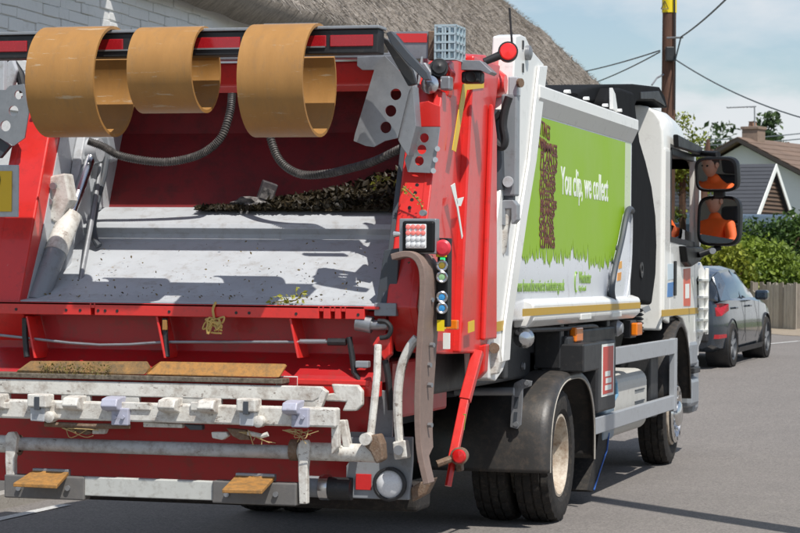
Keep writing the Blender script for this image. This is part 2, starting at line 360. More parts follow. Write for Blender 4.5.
# dark edge of the hopper on the right
MB().prism([(1.03,inner_line(z)+.02,z) for z in (2.75,2.2,1.62)] + [(1.03,inner_line(z)+.24,z) for z in (1.62,2.2,2.75)], (-.035,0,0)).build('hopper_edge', DGREY, T, .006)
slab('edge_shoe', 374,303,396,316, -3.93, .14, GREYM, T)
plate('edge_cover', [(376,304),(384,250),(399,248),(396,304)], ('y',-3.86), .08, DGREY, T)
# hinge block with two bolts
HB = plate('hinge_block', [(50,176),(65,173),(70,200),(58,224),(42,217),(43,190)], ('y',-3.48), .13, WHITED, T, .012)
plate('hinge_shoe', [(41,208),(56,210),(55,238),(49,233),(40,218)], ('y',-3.47), .12, GREYP, HB, .01)
for px, py in ((54,186),(50,202)): p = at(px, py, y=-3.49); MB().disc(p, (0,-1,0), .022, .02, 10).build('bolt', GALV, HB)
# hydraulic ram inside the hopper
a = at(36,303,y=-3.74); c = at(70,216,y=-3.38); e = at(93,150,y=-3.05)
R1 = MB().tube([a, c], .068, 20).build('ram_barrel', GREYM, T)
MB().tube([c + (c-a).normalized()*-.28, c + (c-a).normalized()*.01], .0715, 20).build('ram_gland', WHITED, R1)
MB().tube([c, e], .036, 16).build('ram_rod', STEEL, R1)
MB().lathe(e, (1,0,0), [(-.05,.001),(-.05,.075),(.05,.075),(.05,.001)], 18).build('ram_eye', GREYP, R1)
plate('ram_bracket', [(78,140),(108,136),(112,160),(86,168)], ('y',-2.9), .1, GREYM, T, .01)
tubep('hydraulic_pipe', [(108,150,-2.85),(104,175,-2.95),(96,205,-3.05),(93,225,-3.1),(95,240,-3.14),(99,246,-3.15)], .022, DGREY, T)
tubep('hydraulic_pipe', [(101,165,-2.9),(90,230,-3.25),(77,300,-3.6)], .017, GALV, T)
MB().box(-1.37,-1.22,-2.86,-2.74,2.20,2.55).build('blade_lug', GREYP, T, .02)

# corrugated hoses hanging from the roof
def hose(pts, r=.027):
    P = smooth_path([at(x,y,y=Y) for x,y,Y in pts], 14)
    fine = []
    for i in range(len(P)-1):
        for k in range(3): fine.append(P[i].lerp(P[i+1], k/3))
    fine.append(P[-1])
    return MB().tube(fine, [r*(1.0 if (i//2) % 2 else .80) for i in range(len(fine))], 12).build('corrugated_hose', HOSE, T)
HOSE = mat('scuffed hose', (.045,.042,.040), .5, dirt=.5, dirtcol=(.26,.24,.22), dscale=8, var=.1)
hose([(88,141,-3.2),(104,147,-3.15),(118,155,-3.1),(140,160,-3.08),(166,162,-3.06),(190,158,-3.05),(208,150,-3.05),(222,136,-3.05),(230,112,-3.0),(232,94,-2.95)])
hose([(264,92,-2.98),(266,110,-3.02),(271,140,-3.05),(281,162,-3.08),(300,174,-3.1),(325,174,-3.12),(352,168,-3.2),(375,161,-3.3),(402,148,-3.45)])
# small loop on the blade lip
MB().tube(smooth_path([at(x,y,y=-2.80) for x,y in ((241,214),(242,209),(246,206),(248,209),(246,215),(243,217))],5), .008, 6).build('loop_hook', WHITED, T)

# ---- red sill, recessed panel, ribs ----------------------------------
def barx(px0, px1, pyt0, pyt1, hpx, yf, depth):
    """an x-aligned bar: rear face at y=yf, measured top edge at both ends"""
    a = at(px0, pyt0, y=yf); c = at(px1, pyt1, y=yf); h = at(px1, pyt1+hpx, y=yf)
    z1 = (a.z+c.z)/2; return a.x, c.x, yf, yf+depth, z1-(c.z-h.z), z1
x0,x1,y0,y1,z0,z1 = barx(-22,364.5,301,306.5,13,-3.95,.09)
SB = MB()
# notches: the bar is cut by small slots near its right end and in the middle
cuts = []
for px in (92.5, 321, 332.5, 343): cuts.append(at(px,312,y=-3.95).x)
cuts.sort(); hw = .013; cur = x0
for k in cuts:
    SB.box(cur, k-hw, y0, y1, z0, z1); SB.box(k-hw, k+hw, y0, y1, z0+.042, z1); cur = k+hw
SB.box(cur, x1, y0, y1, z0, z1)
SILL = SB.build('sill_bar', RED, T, .004)
b = MB()
for px in (16,66,80,98,105,117,169,236,249,296,358):
    p = at(px, 309+px*.016, y=-3.953); MB().disc(p, (0,1,0), .009, .004, 8).build('bolt_hole', BLACK, SILL)
MB().box(x0, 1.0, -3.95, -3.62, z1-.016, z1).build('sill_top', RED, T, .003)
zt = z0-.005
MB().prism([(x0,-3.72,zt+.05),(x0,-3.72,1.34),(x0,-3.90,1.22),(x0,-3.93,1.18),(x0,-3.66,1.18),(x0,-3.62,zt+.05)], (abs(x0)+.98,0,0)).build('sill_recess', REDD, T, .006)
# lower lip with a stepped ledge
x0b = at(-20,357,y=-3.95).x
MB().box(x0b, .95, -3.96, -3.78, 1.165, 1.20).build('lower_ledge', RED, T, .006)
for px in (30,160,293):
    tt = at(px-4,316,y=-3.92); bb = at(px+5,358,y=-3.93)
    MB().prism([(tt.x,-3.93,tt.z),(tt.x,-3.74,tt.z),(bb.x,-3.74,bb.z),(bb.x,-3.95,bb.z)], (.014,0,0)).build('sill_rib', RED, T, .003)
for px in (25,165): 
    tubep('strap', [(px,318,-3.92),(px,335,-3.91),(px+2,357,-3.93)], .019, BLACK, T, 8)
p = at(165,325,y=-3.93); MB().box(p.x-.014,p.x+.014,p.y-.012,p.y+.01,p.z-.03,p.z+.03).build('marker_band', OCHRE, T, .004)
tubep('pull_cable', [(-10,334,-3.9),(36,339,-3.9),(70,343,-3.9),(100,345,-3.9),(130,344.5,-3.9),(165,342,-3.9),(220,342,-3.9),(300,342,-3.9),(345,342,-3.9)], .009, GALV, T, 8)
tubep('cable_end', [(300,341.5,-3.9),(326,341.5,-3.9)], .014, GALV, T, 8)
tubep('cable_end', [(328,341.8,-3.9),(346,342,-3.9)], .022, BLACK, T, 8)
# lower red apron
zl = at(200,492,y=-3.70).z
MB().prism([(XL-.1,-3.90,1.175),(XL-.1,-3.86,1.02),(XL-.1,-3.72,.72),(XL-.1,-3.66,.52),(XL-.1,-3.56,.52),(XL-.1,-3.60,1.175)], (abs(XL)+.1+.92,0,0)).build('lower_apron', REDD, T, .01)
MB().box(XL+.05, .98, -3.60,-2.3, .95, 1.30).build('hopper_floor', REDD, T, .02)
# red band beneath the ledge with a small sticker
q = slab('instruction_sticker', 277,377,297,385,-3.966,.004, LENSRD, T, 0)
slab('red_band', -20,377,380,392,-3.955,.05, RED, T)
slab('sticker_border', 276,376,297.5,386,-3.963,.004, TEXTW, T, 0)
# ochre rubber strips, each with cut corners
OS = [OCHREX, OCHRED]
for k,(pts) in enumerate(([(30,361),(146,361.5),(149.5,368),(148,374),(18,374),(22,370)], [(160,361.5),(284,364),(286,366),(282,377),(149,374.5),(152,370)])):
    P = [at(x,y,y=-4.0) for x,y in pts]
    MB().prism([Vector((p.x, -4.0-(.06 if p.z < P[0].z-.04 else 0), p.z)) for p in P], (0,.028,0)).build('rubber_strip', OS[k], T, .006)
x0,x1,y0,y1,z0,z1 = barx(-20,282,371,380,5,-4.10,.16)
MB().box(x0,x1,y0,y1,z0,z1).build('strip_clamp', mat('grimy clamp bar',(.20,.17,.13),.7,dirt=1.0,dirtcol=(.045,.032,.02),dscale=12,var=.1,bump=.3), T, .004)

# ---- bin lift --------------------------------------------------------
BL = T
for pa,pc in ((-12,9),(61,90),(119,139),(166,221),(291,318)):
    a=at(pa,395,y=-4.085); c=at(pc,406,y=-4.085); MB().box(a.x,c.x,-4.086,-4.05,c.z-.03,a.z+.02).build('plate_tab', WHITED, BL, .006)
x0,x1,y0,y1,z0,z1 = barx(-20,321,381,384,15,-4.09,.05)
xr = at(313,400,y=-4.09).x
MB().prism([(x0,-4.09,z1),(x1,-4.09,z1),(x1+.03,-4.09,z1-.04),(xr,-4.09,z0),(x0,-4.09,z0)], (0,.05,0)).build('lift_plate', WHITED, BL, .006)
PL = plate('lift_plate', [(331,384),(357,385),(362,391),(362,405),(356,411),(342,411),(346,402),(325,401),(325,394),(334,393)], ('y',-4.05), .05, WHITED, BL, .008)
# comb bar
x0,x1,y0,y1,z0,z1 = barx(-20,336,399,408,19.5,-4.22,.09)
CB = MB().box(x0,x1,y0,y1,z0,z1).build('comb_bar', WHITED, BL, .012)
for px0,px1 in ((-6,8),(55,80),(120,150),(190,206)):
    a=at(px0,402,y=-4.24); c=at(px1,409+px1*.01,y=-4.24); MB().box(a.x,c.x,-4.235,-4.21,c.z,a.z).build('comb_rail', WHITED, CB, .006)
# teeth that hook under the bin rims
def tooth(px, w, mt, big=False):
    a = at(px-w/2, 394+px*.022, y=-4.26); c = at(px+w/2, 407+px*.022, y=-4.26)
    P = [(a.x,-4.23,a.z),(a.x,-4.30,a.z-.01),(a.x,-4.32,c.z+.02),(a.x,-4.30,c.z),(a.x,-4.20,c.z-.02),(a.x,-4.16,a.z)]
    o = MB().prism(P, (c.x-a.x,0,0)).build('comb_tooth', mt, BL, .008)
    return o
LILAC = mat('pale lilac paint', (.42,.43,.52), .45, dirt=.3, dscale=8, var=.05)
for px,w,mt in ((-4,12,WHITED),(73,15,WHITED),(112,16,LILAC),(169,17,WHITED),(208,16,WHITED),(292,15,LILAC)): tooth(px,w,mt)
for px in (113,293):
    o = slab('tooth_bracket', px-2,408,px+15,424+px*.012,-4.255,.04, LILAC, BL)
    for dx in (2,10): p = at(px+dx,417,y=-4.257); MB().disc(p,(0,-1,0),.012,.012,8).build('bolt', LILAC, o)
for px in (37,246):
    k = px*.022
    o = plate('latch_block', [(px-10,393+k),(px+9,394+k),(px+9,407+k),(px-10,406+k)], ('y',-4.30), .12, WHITED, BL, .008)
    slab('latch_slot', px-3,396+k,px+2,409+k,-4.306,.03, DGREY, o, .002)
    plate('latch_body', [(px-7,406+k),(px+8,407+k),(px+7,421+k),(px-7,420+k)], ('y',-4.28), .1, GREYP, o, .006)
    p = at(px+13,416+k,y=-4.25); MB().lathe(p,(0,-1,0),[(-.05,.001),(-.05,.034),(.02,.034),(.028,.02),(.028,.001)],12).build('knob', WHITED, o)
# latch rods and pivot lugs under the bar
tubep('latch_rod', [(45,424,-4.2),(90,426,-4.2),(130,426,-4.2)], .016, RUST, BL, 8)
tubep('latch_rod', [(248,433,-4.2),(262,436,-4.2),(268,434,-4.2)], .014, WHITED, BL, 8)
for pts,m_ in (([(92,424),(100,424),(106,429),(104,434),(92,434)],WHITED), ([(211,432),(226,432),(228,436),(222,440),(212,438)],WHITED), ([(58,425),(80,426),(92,432),(86,435),(70,431)],RUST), ([(226,428),(246,430),(250,440),(240,440),(232,436)],RUST), ([(143,422),(182,424),(182,428),(143,427)],WHITED), ([(183,424),(202,425),(202,430),(190,430)],DGREY)):
    plate('pivot_lug', pts, ('y',-4.17), .05, m_, BL, .005)
# arm joining the comb bar to the main tube
plate('lift_arm', [(331,424),(338,424),(338,447),(331,455)], ('y',-4.18), .06, WHITED, BL, .006)
plate('lift_arm', [(338,420),(345,420),(350,448),(343,448)], ('y',-4.10), .06, WHITED, BL, .006)
plate('lift_arm', [(322,388),(327,392),(320,410),(330,426),(325,427),(313,412)], ('y',-4.14), .05, WHITED, BL, .005)
# main tube
def hz(px0,py0,px1,py1,y):
    a=at(px0,py0,y=y); c=at(px1,py1,y=y); z=(a.z+c.z)/2; return Vector((a.x,y,z)), Vector((c.x,y,z))
a,c = hz(18,445,300,451,-4.06); MB().tube([a,c],.040,20).build('lift_tube', mat('grey worn tube',(.47,.48,.48),.5,dirt=.62,dirtcol=(.12,.07,.04),dscale=5,var=.06,scratch=((16,30,30),(.09,.05,.03),.62)), BL)
a,c = hz(296,451,376,453,-4.06); MB().tube([a,c],.052,20).build('lift_tube', WHITED, BL)
a,c = hz(-20,443,12,444,-4.06); MB().tube([a,c],.052,20).build('lift_tube', WHITED, BL)
for px,py in ((296,450),(17,445)):
    p=at(px,py,y=-4.06); MB().lathe(p,(1,0,0),[(-.03,.04),(-.03,.062),(.02,.062),(.02,.04)],18).build('tube_collar', RUST, BL)
for k,(px,py0,py1) in enumerate(((303,440,504),(10,432,480))):
    pts = [(px-5,py0+4),(px-2,py0),(px+4,py0),(px+7,py0+6),(px+4,py0+28),(px+4,py1),(px-4,py1),(px-5,py0+30)]
    plate('lift_hanger', pts, ('y',-4.13), .05, WHITED, BL, .006)
# swing arm on the right with its knuckle
tubep('swing_arm', [(378,345,-4.0),(377,375,-4.05),(374,405,-4.08),(370,440,-4.1)], .022, WHITED, BL, 10)
plate('knuckle', [(365,436),(378,434),(382,444),(383,460),(376,464),(370,452),(364,446)], ('y',-4.16), .1, RUST, BL, .01)
p=at(366,439,y=-4.17); MB().lathe(p,(0,-1,0),[(-.08,.001),(-.08,.035),(.02,.035),(.02,.001)],14).build('knuckle_pin', WHITED, BL)
plate('arm_yoke', [(372,345),(377,337),(390,332),(390,355),(384,360),(378,352)], ('y',-3.92), .08, RED, BL, .008)
tubep('tensioner', [(357,322,-3.9),(372,325,-3.9)], .05, GALV, BL, 14)
tubep('tensioner', [(371,325,-3.9),(388,325,-3.9)], .03, GALV, BL, 12)
MB().tube(smooth_path([at(x,y,y=-3.94) for x,y in ((378,321),(386,322),(391,328),(388,336),(380,338))],5), .014, 8).build('hook', BLACK, BL)
tubep('vertical_hose', [(349,337,-3.9),(352,355,-3.9),(354,372,-3.9),(362,384,-3.9)], .018, BLACK, BL, 8)
tubep('vertical_hose', [(385,360,-3.88),(388,375,-3.88),(391,410,-3.88)], .02, BLACK, BL, 8)
slab('side_bracket', 355,361,368,368,-3.93,.06, GREYM, BL)
# white latch bow beside the belt
MB().tube(smooth_path([at(x,y,y=-3.98) for x,y in ((401,452),(398,420),(398,390),(402,365),(410,347),(417,338))],6), .027, 10).build('bow_arm', WHITED, BL)
plate('bow_foot', [(392,442),(405,440),(408,458),(394,460)], ('y',-4.02), .08, WHITED, BL, .01)
p=at(399,450,y=-4.03); MB().disc(p,(0,-1,0),.028,.02,14).build('bolt', GALV, BL)

# ---- step bar --------------------------------------------------------
x0,x1,y0,y1,z0,z1 = barx(82,213,477.3,481,19,-4.13,.07)
MB().box(x0,x1,y0,y1,z0,z1).build('step_beam', mat('dirty aluminium',(.52,.53,.50),.5,dirt=.4,dirtcol=(.2,.18,.14),dscale=9,var=.06), T, .005)
BOXG = mat('dull grey casting',(.13,.125,.12),.65,dirt=.4,dirtcol=(.2,.18,.16),dscale=9,var=.1,bump=.1)
for pa,pb,k in ((4,84,0),(212,296,1)):
    yo = 6.2*k
    o = slab('step_box', pa,475.8+yo,pb,499+yo*.9,-4.145,.10, BOXG, T, .008)
    for dx in (15,64): p=at(pa+dx,488+yo,y=-4.148); MB().disc(p,(0,-1,0),.016,.014,10).build('bolt', GALV, o)
    pts=[(pa+29,470+yo),(pa+65,471.5+yo),(pa+53,485+yo),(pa+9,483+yo)] if k==0 else [(pa+24,472.5+yo-4),(pa+63,474+yo-4),(pa+50,488+yo-4),(pa+10,487+yo-4)]
    P=[at(pts[0][0],pts[0][1],y=-4.10),at(pts[1][0],pts[1][1],y=-4.10),at(pts[2][0],pts[2][1],y=-4.36),at(pts[3][0],pts[3][1],y=-4.36)]
    st = MB().prism(P,(0,.0,-.022)).build('foot_pad', OCHRED, T, .004)
    pp=(P[0]+P[1])/2; MB().box(P[0].x,P[1].x,-4.11,-4.07,pp.z-.03,pp.z+.012).build('pad_clamp', GALV, st, .004)
# end pipe and clamp
a,c = hz(306,486,322,487,-3.9); MB().tube([a,c],.062,16).build('end_pipe', GREYM, T)
a,c = hz(321,487,330,487.5,-3.9); MB().tube([a,c],.075,16).build('pipe_clamp', STEEL, T)
a,c = hz(329,488,352,489,-3.9); MB().tube([a,c],.066,16).build('end_pipe', BLACK, T)
# ---- lamp plate bottom right ----------------------------------------
LP = plate('lamp_plate', [(346,466),(350,460),(351,437),(412,437),(412,462),(409,500),(346,498)], ('y',-3.88), .04, GREYM, T, .006)
slab('upper_plate', 350,390,392,470,-3.80,.03, GREYM, T)
r_ = slab('reflector', 355.5,474,371,490,-3.895,.012, LENSR, LP, .003)
p = at(390,484,y=-3.90); MB().lathe(p,(0,-1,0),[(-.01,.001),(-.01,.098),(.025,.098),(.03,.085),(.02,.08)],28).build('lamp_bezel', BLACK, LP)
MB().lathe(p,(0,-1,0),[(.012,.08),(.03,.06),(.038,.03),(.04,.001)],28).build('lamp_lens', LENSW, LP)
plate('corner_foot', [(410,488),(420,482),(434,478),(426,494),(412,502)], ('y',-3.86), .1, RUST, T, .01)

# black underrun beam below the apron
a=at(56,500,y=-3.45); c=at(418,505,y=-3.45)
MB().box(a.x,c.x,-3.45,-3.15,.40,.56).build('underrun_beam', RUBBER, T, .03, seg=3)
# ---- side belt (rubber curtain) -------------------------------------
def ribbon(name, path, w, th, mt, par):
    """path: (x, z) in the rear plane; w: list of (y0,y1)"""
    b = MB(); vs = []
    n = len(path)
    for i,(x,z) in enumerate(path):
        t = Vector(path[min(i+1,n-1)])-Vector(path[max(i-1,0)]); nn = Vector((-t.y,t.x)).normalized()*th/2
        y0,y1 = w[i]
        vs += [(x-nn.x,y0,z-nn.y),(x+nn.x,y0,z+nn.y),(x+nn.x,y1,z+nn.y),(x-nn.x,y1,z-nn.y)]
    fs = [(4*i+k,4*i+(k+1)%4,4*i+4+(k+1)%4,4*i+4+k) for i in range(n-1) for k in range(4)]+[(3,2,1,0),(4*n-4,4*n-3,4*n-2,4*n-1)]
    return b.add(vs,fs).build(name, mt, par, .004)
PT = [(391,257),(404,254),(413,256),(419,263),(422,275),(422,300),(420,330),(418,370),(417,410),(419,450),(426,484)]
pp = smooth_path([at(x,y,y=-4.08) for x,y in PT],5)
n=len(pp); W_ = [(-4.08, -3.97+.10*math.sin(min(1,i/n*1.1)*PI)*1.1+ (.13 if n*.12<i<n*.9 else .02)) for i in range(n)]
BELTO = ribbon('side_belt', [(p.x,p.z) for p in pp], W_, .035, BELT, T)
b = MB()
for px,py in ((432,300),(433,345),(431,385),(431,425),(430,365)):
    p=at(px,py,y=-3.93); MB().disc((p.x-.015,p.y,p.z),(1,-.3,0),.014,.025,8).build('bolt', GALV, BELTO)

# ---- rear light cluster and push buttons ----------------------------
TL = slab('light_housing', 399,218.5,436,254,-3.96,.08, GALV, T, .006)
slab('light_surround', 402,221,434,252.5,-3.985,.05, BLACKG, TL, .012)
slab('light_lens', 405.5,224,426,248.5,-3.995,.03, LENSW, TL, .006)
b=MB(); b2=MB()
for r in range(4):
    for k in range(4):
        p=at(408+k*5.0,227+r*5.9,y=-3.996)
        (b if r<2 else b2).lathe(p,(0,-1,0),[(0,.015),(.004,.013),(.006,.006),(.0065,.0005)],12)
b.build('red_diodes', mat('lit red diodes',(.80,.22,.19),.2,coat=.5,emit=((1,.14,.12),.15)), TL); b2.build('clear_diodes', LENSW, TL)
p=at(397.5,234,y=-3.95); MB().lathe(p,(-1,0,0),[(-.02,.012),(.02,.02),(.03,.001)],10).build('wing_nut', STEEL, TL)
p=at(423,213,y=-3.9); MB().lathe(p,(0,-1,0),[(-.03,.001),(-.03,.018),(.02,.018),(.02,.001)],10).build('bolt', GALV, TL)
BP = slab('button_box', 437,238,447.5,327,-3.86,.10, BLACKG, T, .006)
slab('stop_backplate', 436,241,446.5,257,-3.875,.01, YLABEL, BP, 0)
p=at(445,248,y=-3.88); MB().lathe(p,(0,-1,0),[(0,.018),(.03,.018),(.032,.045),(.05,.048),(.062,.035),(.066,.001)],22).build('stop_button', BTNR, BP)
slab('indicator', 440,257.5,445,261,-3.872,.01, mat('lit green indicator',(.02,.5,.15),.3,emit=((.05,.9,.3),.8)), BP, .002)
for px,py,mt in ((441.5,265.5,AMBER),(441.5,277,GREENB),(441.5,297,BLUEB),(441.5,308,BLUEB)):
    p=at(px,py,y=-3.865); o=MB().lathe(p,(.35,-1,0),[(0,.032),(.03,.034),(.034,.028),(.03,.02)],18).build('push_button', STEEL, BP)
    MB().lathe(p,(.35,-1,0),[(.02,.02),(.028,.018),(.03,.001)],14).build('button_cap', mt, o)
slab('warning_label', 437,320,444,331,-3.874,.01, YLABEL, BP, 0)
slab('side_marker', 446,320,457,329.5,-3.55,.05, LENSO, T, .006)
slab('notice_sticker', 443,333,449,349,-3.60,.03, TEXTW, T, 0)
b=MB().tube([at(x,y,y=-3.80) for x,y in ((409,262),(413,275),(411,285),(414,300),(412,316))],.013,8).build('short_hose', RUST, T)
tubep('inner_pipe', [(404,270,-3.7),(406,300,-3.7),(403,340,-3.7)], .02, BLACK, T, 8)
p=at(411,284,y=-3.8); MB().box(p.x-.02,p.x+.03,p.y,p.y+.05,p.z-.012,p.z+.012).build('hose_clip', STEEL, T, .003)
slab('inner_panel', 398,255,432,345,-3.66,.02, BLACK, T)

# ---- yellow hoops ----------------------------------------------------
def hoop(px0, px1, pyt, pyb, dy):
    tp = at((px0+px1)/2, pyt, y=-4.27); xa = at(px0, (pyt+pyb)/2, y=-4.59).x; xb = at(px1, (pyt+pyb)/2, y=-4.59).x
    bt = at((px0+px1)/2, pyb, y=-4.31)
    zc = (tp.z+bt.z)/2; R = (tp.z-bt.z)/2; ry = R*dy; yc = -4.27
    vs=[]; n=40; a0=math.radians(72); a1=math.radians(72+318)
    for i in range(n+1):
        a=a0+(a1-a0)*i/n; 
        for r in (1.0, 1-.018/R):
            y = yc + math.cos(a)*ry*r; z = zc + math.sin(a)*R*r
            vs += [(xa,y,z),(xb,y,z)]
    fs=[]
    for i in range(n):
        q=4*i; fs += [(q,q+1,q+5,q+4),(q+2,q+6,q+7,q+3),(q,q+4,q+6,q+2),(q+1,q+3,q+7,q+5)]
    fs += [(0,2,3,1),(4*n,4*n+1,4*n+3,4*n+2)]
    h = MB().add(vs,fs,True).build('rubber_hoop', OCHRE, T, 0, ang=50)
    MB().box(xa+.05,xb-.01,yc-.02,yc+.09,zc+R*.98,zc+R*1.008).build('clamp_strip', GALV, h, .003)
    return h
hoop(25,93,27.5,137,1.0); hoop(121.5,186,27.5,113,1.0); hoop(236.5,302,24.5,137,1.0)

# ---- light beam across the top --------------------------------------
x0,x1,y0,y1,z0,z1 = barx(-15,378,34.5,30.5,22,-4.30,.12)
z0=z1-.135
BM = MB().box(x0,x1,-4.30,-4.17,z0,z1).build('light_beam', BLACK, T, .006)
MB().box(x0,x1+.01,-4.315,-4.16,z1+.002,z1+.02).build('beam_cap', GREYM, BM, .004)
for pa,pb in ((-15,27),(97,123),(195,240),(280,326),(330,373)):
    a=at(pa,40,y=-4.304).x; c=at(pb,40,y=-4.304).x
    MB().box(a,c,-4.308,-4.29,z0+.038,z1-.032).build('red_reflector', LENSRD, BM, .004)
slab('beam_lens_edge', 97,48,325,49.5,-4.309,.01, GALV, BM, 0)
MB().box(-1.26,1.0,-3.62,-3.50,3.085,3.11).build('beam_shelf', GALV, T, .004)
plate('shelf_bracket', [(357,57),(400,55),(402,70),(362,70),(357,66)], ('y',-3.66), .02, GALV, T, .003)
# ---- galvanised guard brackets --------------------------------------
def holed_plate(name, outer, holes, plane, th, mt, par):
    """flat plate with round holes cut through it"""
    a, v = plane
    bm = bmesh.new(); P=[at(x,y,**{a:v}) for x,y in outer]
    cu_ = bpy.data.curves.new(name,'CURVE'); cu_.dimensions='2D'; cu_.fill_mode='BOTH'; cu_.extrude=th/2
    def loop(pts):
        s=cu_.splines.new('POLY'); s.points.add(len(pts)-1); s.use_cyclic_u=True
        for q,p in zip(s.points,pts): q.co=(p[0],p[1],0,1)
    loop([(p.x,p.z) for p in P])
    for hx,hy,hr in holes:
        c=at(hx,hy,**{a:v}); loop([(c.x+hr*math.cos(2*PI*k/16),c.z+hr*math.sin(2*PI*k/16)) for k in range(16)])
    tmp=bpy.data.objects.new(name,cu_); COL.objects.link(tmp)
    dg=bpy.context.evaluated_depsgraph_get(); me=bpy.data.meshes.new_from_object(tmp.evaluated_get(dg))
    bpy.data.objects.remove(tmp)
    me.transform(Matrix(((1,0,0,0),(0,0,-1,v),(0,1,0,0),(0,0,0,1)))); me.materials.clear(); me.materials.append(mt); bm.free()
    o=bpy.data.objects.new(name,me); COL.objects.link(o); o.parent=par
    o.matrix_parent_inverse=pinv(par); return o
GB = holed_plate('guard_bracket', [(377,62),(385,56),(412,84),(409,92),(398,138),(385,141),(374,147),(366,146),(354,141),(355,135)], [(396,94.5,.034),(391,111,.034),(386,127.5,.034)], ('y',-3.86), .014, GALV, T)
plate('bracket_fold', [(409,88),(413,86),(416,126),(408,156),(401,146),(398,140)], ('y',-3.84), .12, GALV, GB, .003)
b = holed_plate('bracket_tongue', [(417,127),(440,127),(434,172),(430,173),(408,172),(405,160),(413,140)], [(424.5,138,.028),(422,149.5,.028),(419.5,161,.028)], ('y',-3.64), .014, GALV, GB)
for px,py in ((437,149),(435,160),(433,171)): MB().lathe(at(px,py,y=-3.64),(.4,-1,0),[(0,.016),(.02,.016),(.02,.001)],10).build('bolt', STEEL, GB)
MB().tube([at(x,y,y=-3.5) for x,y in ((412,66),(414,85),(416,125))],.02,10).build('bracket_tube', GREYM, T)
plate('red_bracket', [(417,103),(428,101),(434,104),(440,106),(440,127),(417,127)], ('y',-3.60), .03, RED, T, .004)
holed_plate('guard_bracket', [(-14,90),(6,90),(10,86),(24,84),(29,112),(25,138),(14,146),(0,138),(-14,138)], [(19,95,.028),(14,111,.032),(6,126,.034)], ('y',-3.64), .014, GALV, T)
plate('guard_fold', [(-14,138),(0,138),(10,146),(0,158),(-14,158)], ('y',-3.62), .04, DGREY, T)
slab('left_panel', -14,58,4,95,-3.55,.05, GREYP, T)
tubep('left_strut', [(2,52,-3.45),(12,62,-3.45),(20,74,-3.45),(24,92,-3.45)], .03, BLACK, T, 10)
plate('left_joint', [(2,66),(12,58),(17,70),(12,86),(4,94),(-4,90)], ('y',-3.5), .06, GREYP, T, .01)
# ---- number plate ----------------------------------------------------
NP = slab('plate_bracket', -30,165,18,217,-3.90,.02, GREYP, T, .006)
slab('number_plate', -30,171,11.5,211.5,-3.91,.008, BRONZE, NP, .002)
NPP = at(-7,187,y=-3.912)

# ---- top right: beacon cage, camera, marker lamp --------------------
plate('fold_arm', [(386,33),(391,31),(408,52),(427,72),(430,80),(424,80),(404,60),(392,46)], ('y',-4.15), .05, DGREY, T, .004)
plate('fold_arm', [(380,36),(388,40),(412,70),(416,84),(408,86),(398,68)], ('y',-4.05), .04, BLACK, T, .004)
MR = slab('marker_board', 388,31.5,428,59,-3.24,.012, GALV, T, .002)
plate('red_chevron', [(396,33.5),(427,33.5),(427,42.5),(404,42.5)], ('y',-3.246), .004, LENSR, MR, 0)
slab('board_edge', 428,31,436,60,-3.26,.06, RUST, T)
# lamp cage
xa=at(434.5,25,y=-3.35).x; xb=at(456,25,y=-3.35).x; zt=at(440,25.5,y=-3.35).z; zb=at(440,59,y=-3.35).z
CG = MB().box(xa+.010,xb-.012,-3.338,-3.13,zb+.006,zt-.008).build('work_lamp', mat('pale blue grey cage',(.40,.50,.55),.45,metal=.2,dirt=.3,dscale=8), T, .01)
MB().box(xa+.035,xb-.05,-3.344,-3.30,zb+.03,zt-.03).build('lamp_glass', BLACKG, CG, .004)
MB().tube([(xa+.08,-3.33,zb+.04),(xa+.08,-3.33,zt-.04)],.012,8).build('lamp_element', LENSW, CG)
b=MB()
for k in range(5): z=zb+(zt-zb)*k/4; b.box(xa,xb,-3.352,-3.342,z-.006,z+.006)
for x in (xa+.005,xa+.05,(xa+xb)/2,xb-.04,xb-.006): b.box(x-.006,x+.006,-3.35,-3.34,zb,zt)
for k in range(5): z=zb+(zt-zb)*k/4; b.box(xb-.012,xb,-3.34,-3.12,z-.006,z+.006); b.box(xa,xa+.012,-3.34,-3.12,z-.006,z+.006)
for y in (-3.34,-3.26,-3.18,-3.12): b.box(xb-.012,xb,y-.006,y+.006,zb,zt)
b.build('cage_guard', mat('cage bars',(.46,.56,.60),.4,metal=.3,dirt=.2), CG)
# joints under the cage
p=at(439,68,y=-3.38); MB().lathe(p,(.3,-1,.1),[(-.1,.001),(-.1,.055),(.02,.055),(.02,.045),(.05,.04),(.05,.02),(.06,.001)],18).build('hose_joint', BLACK, T)
p=at(431,85,y=-3.42); J=MB().lathe(p,(0,-1,0),[(-.08,.001),(-.08,.055),(.03,.055),(.04,.03),(.04,.001)],18).build('ball_joint', STEEL, T)
slab('joint_clamp', 440,76,450,90,-3.44,.08, GALV, T, .01)
plate('joint_link', [(418,64),(425,62),(432,72),(429,82),(421,78)], ('y',-3.43), .07, GALV, T, .01)
MB().tube(smooth_path([at(x,y,y=-3.36) for x,y in ((412,62),(416,72),(414,88),(409,100))],5),.016,8).build('thin_hose', GREYM, T)
plate('red_lug', [(430,64),(446,62),(452,72),(448,96),(434,100)], ('y',-3.30), .1, RED, T, .01)
# camera with hood
CM = slab('camera_body', 461,71,481,83,-3.16,.10, BLACK, T, .014)
plate('camera_hood', [(461,60),(480,60.5),(492,72),(489,74.5),(480,70.5),(461,70)], ('y',-3.18), .14, GALV, CM, .003)
p=at(471,77,y=-3.165); MB().lathe(p,(0,-1,0),[(0,.035),(.012,.03),(.008,.02),(.008,.001)],16).build('camera_lens', BLACKG, CM)
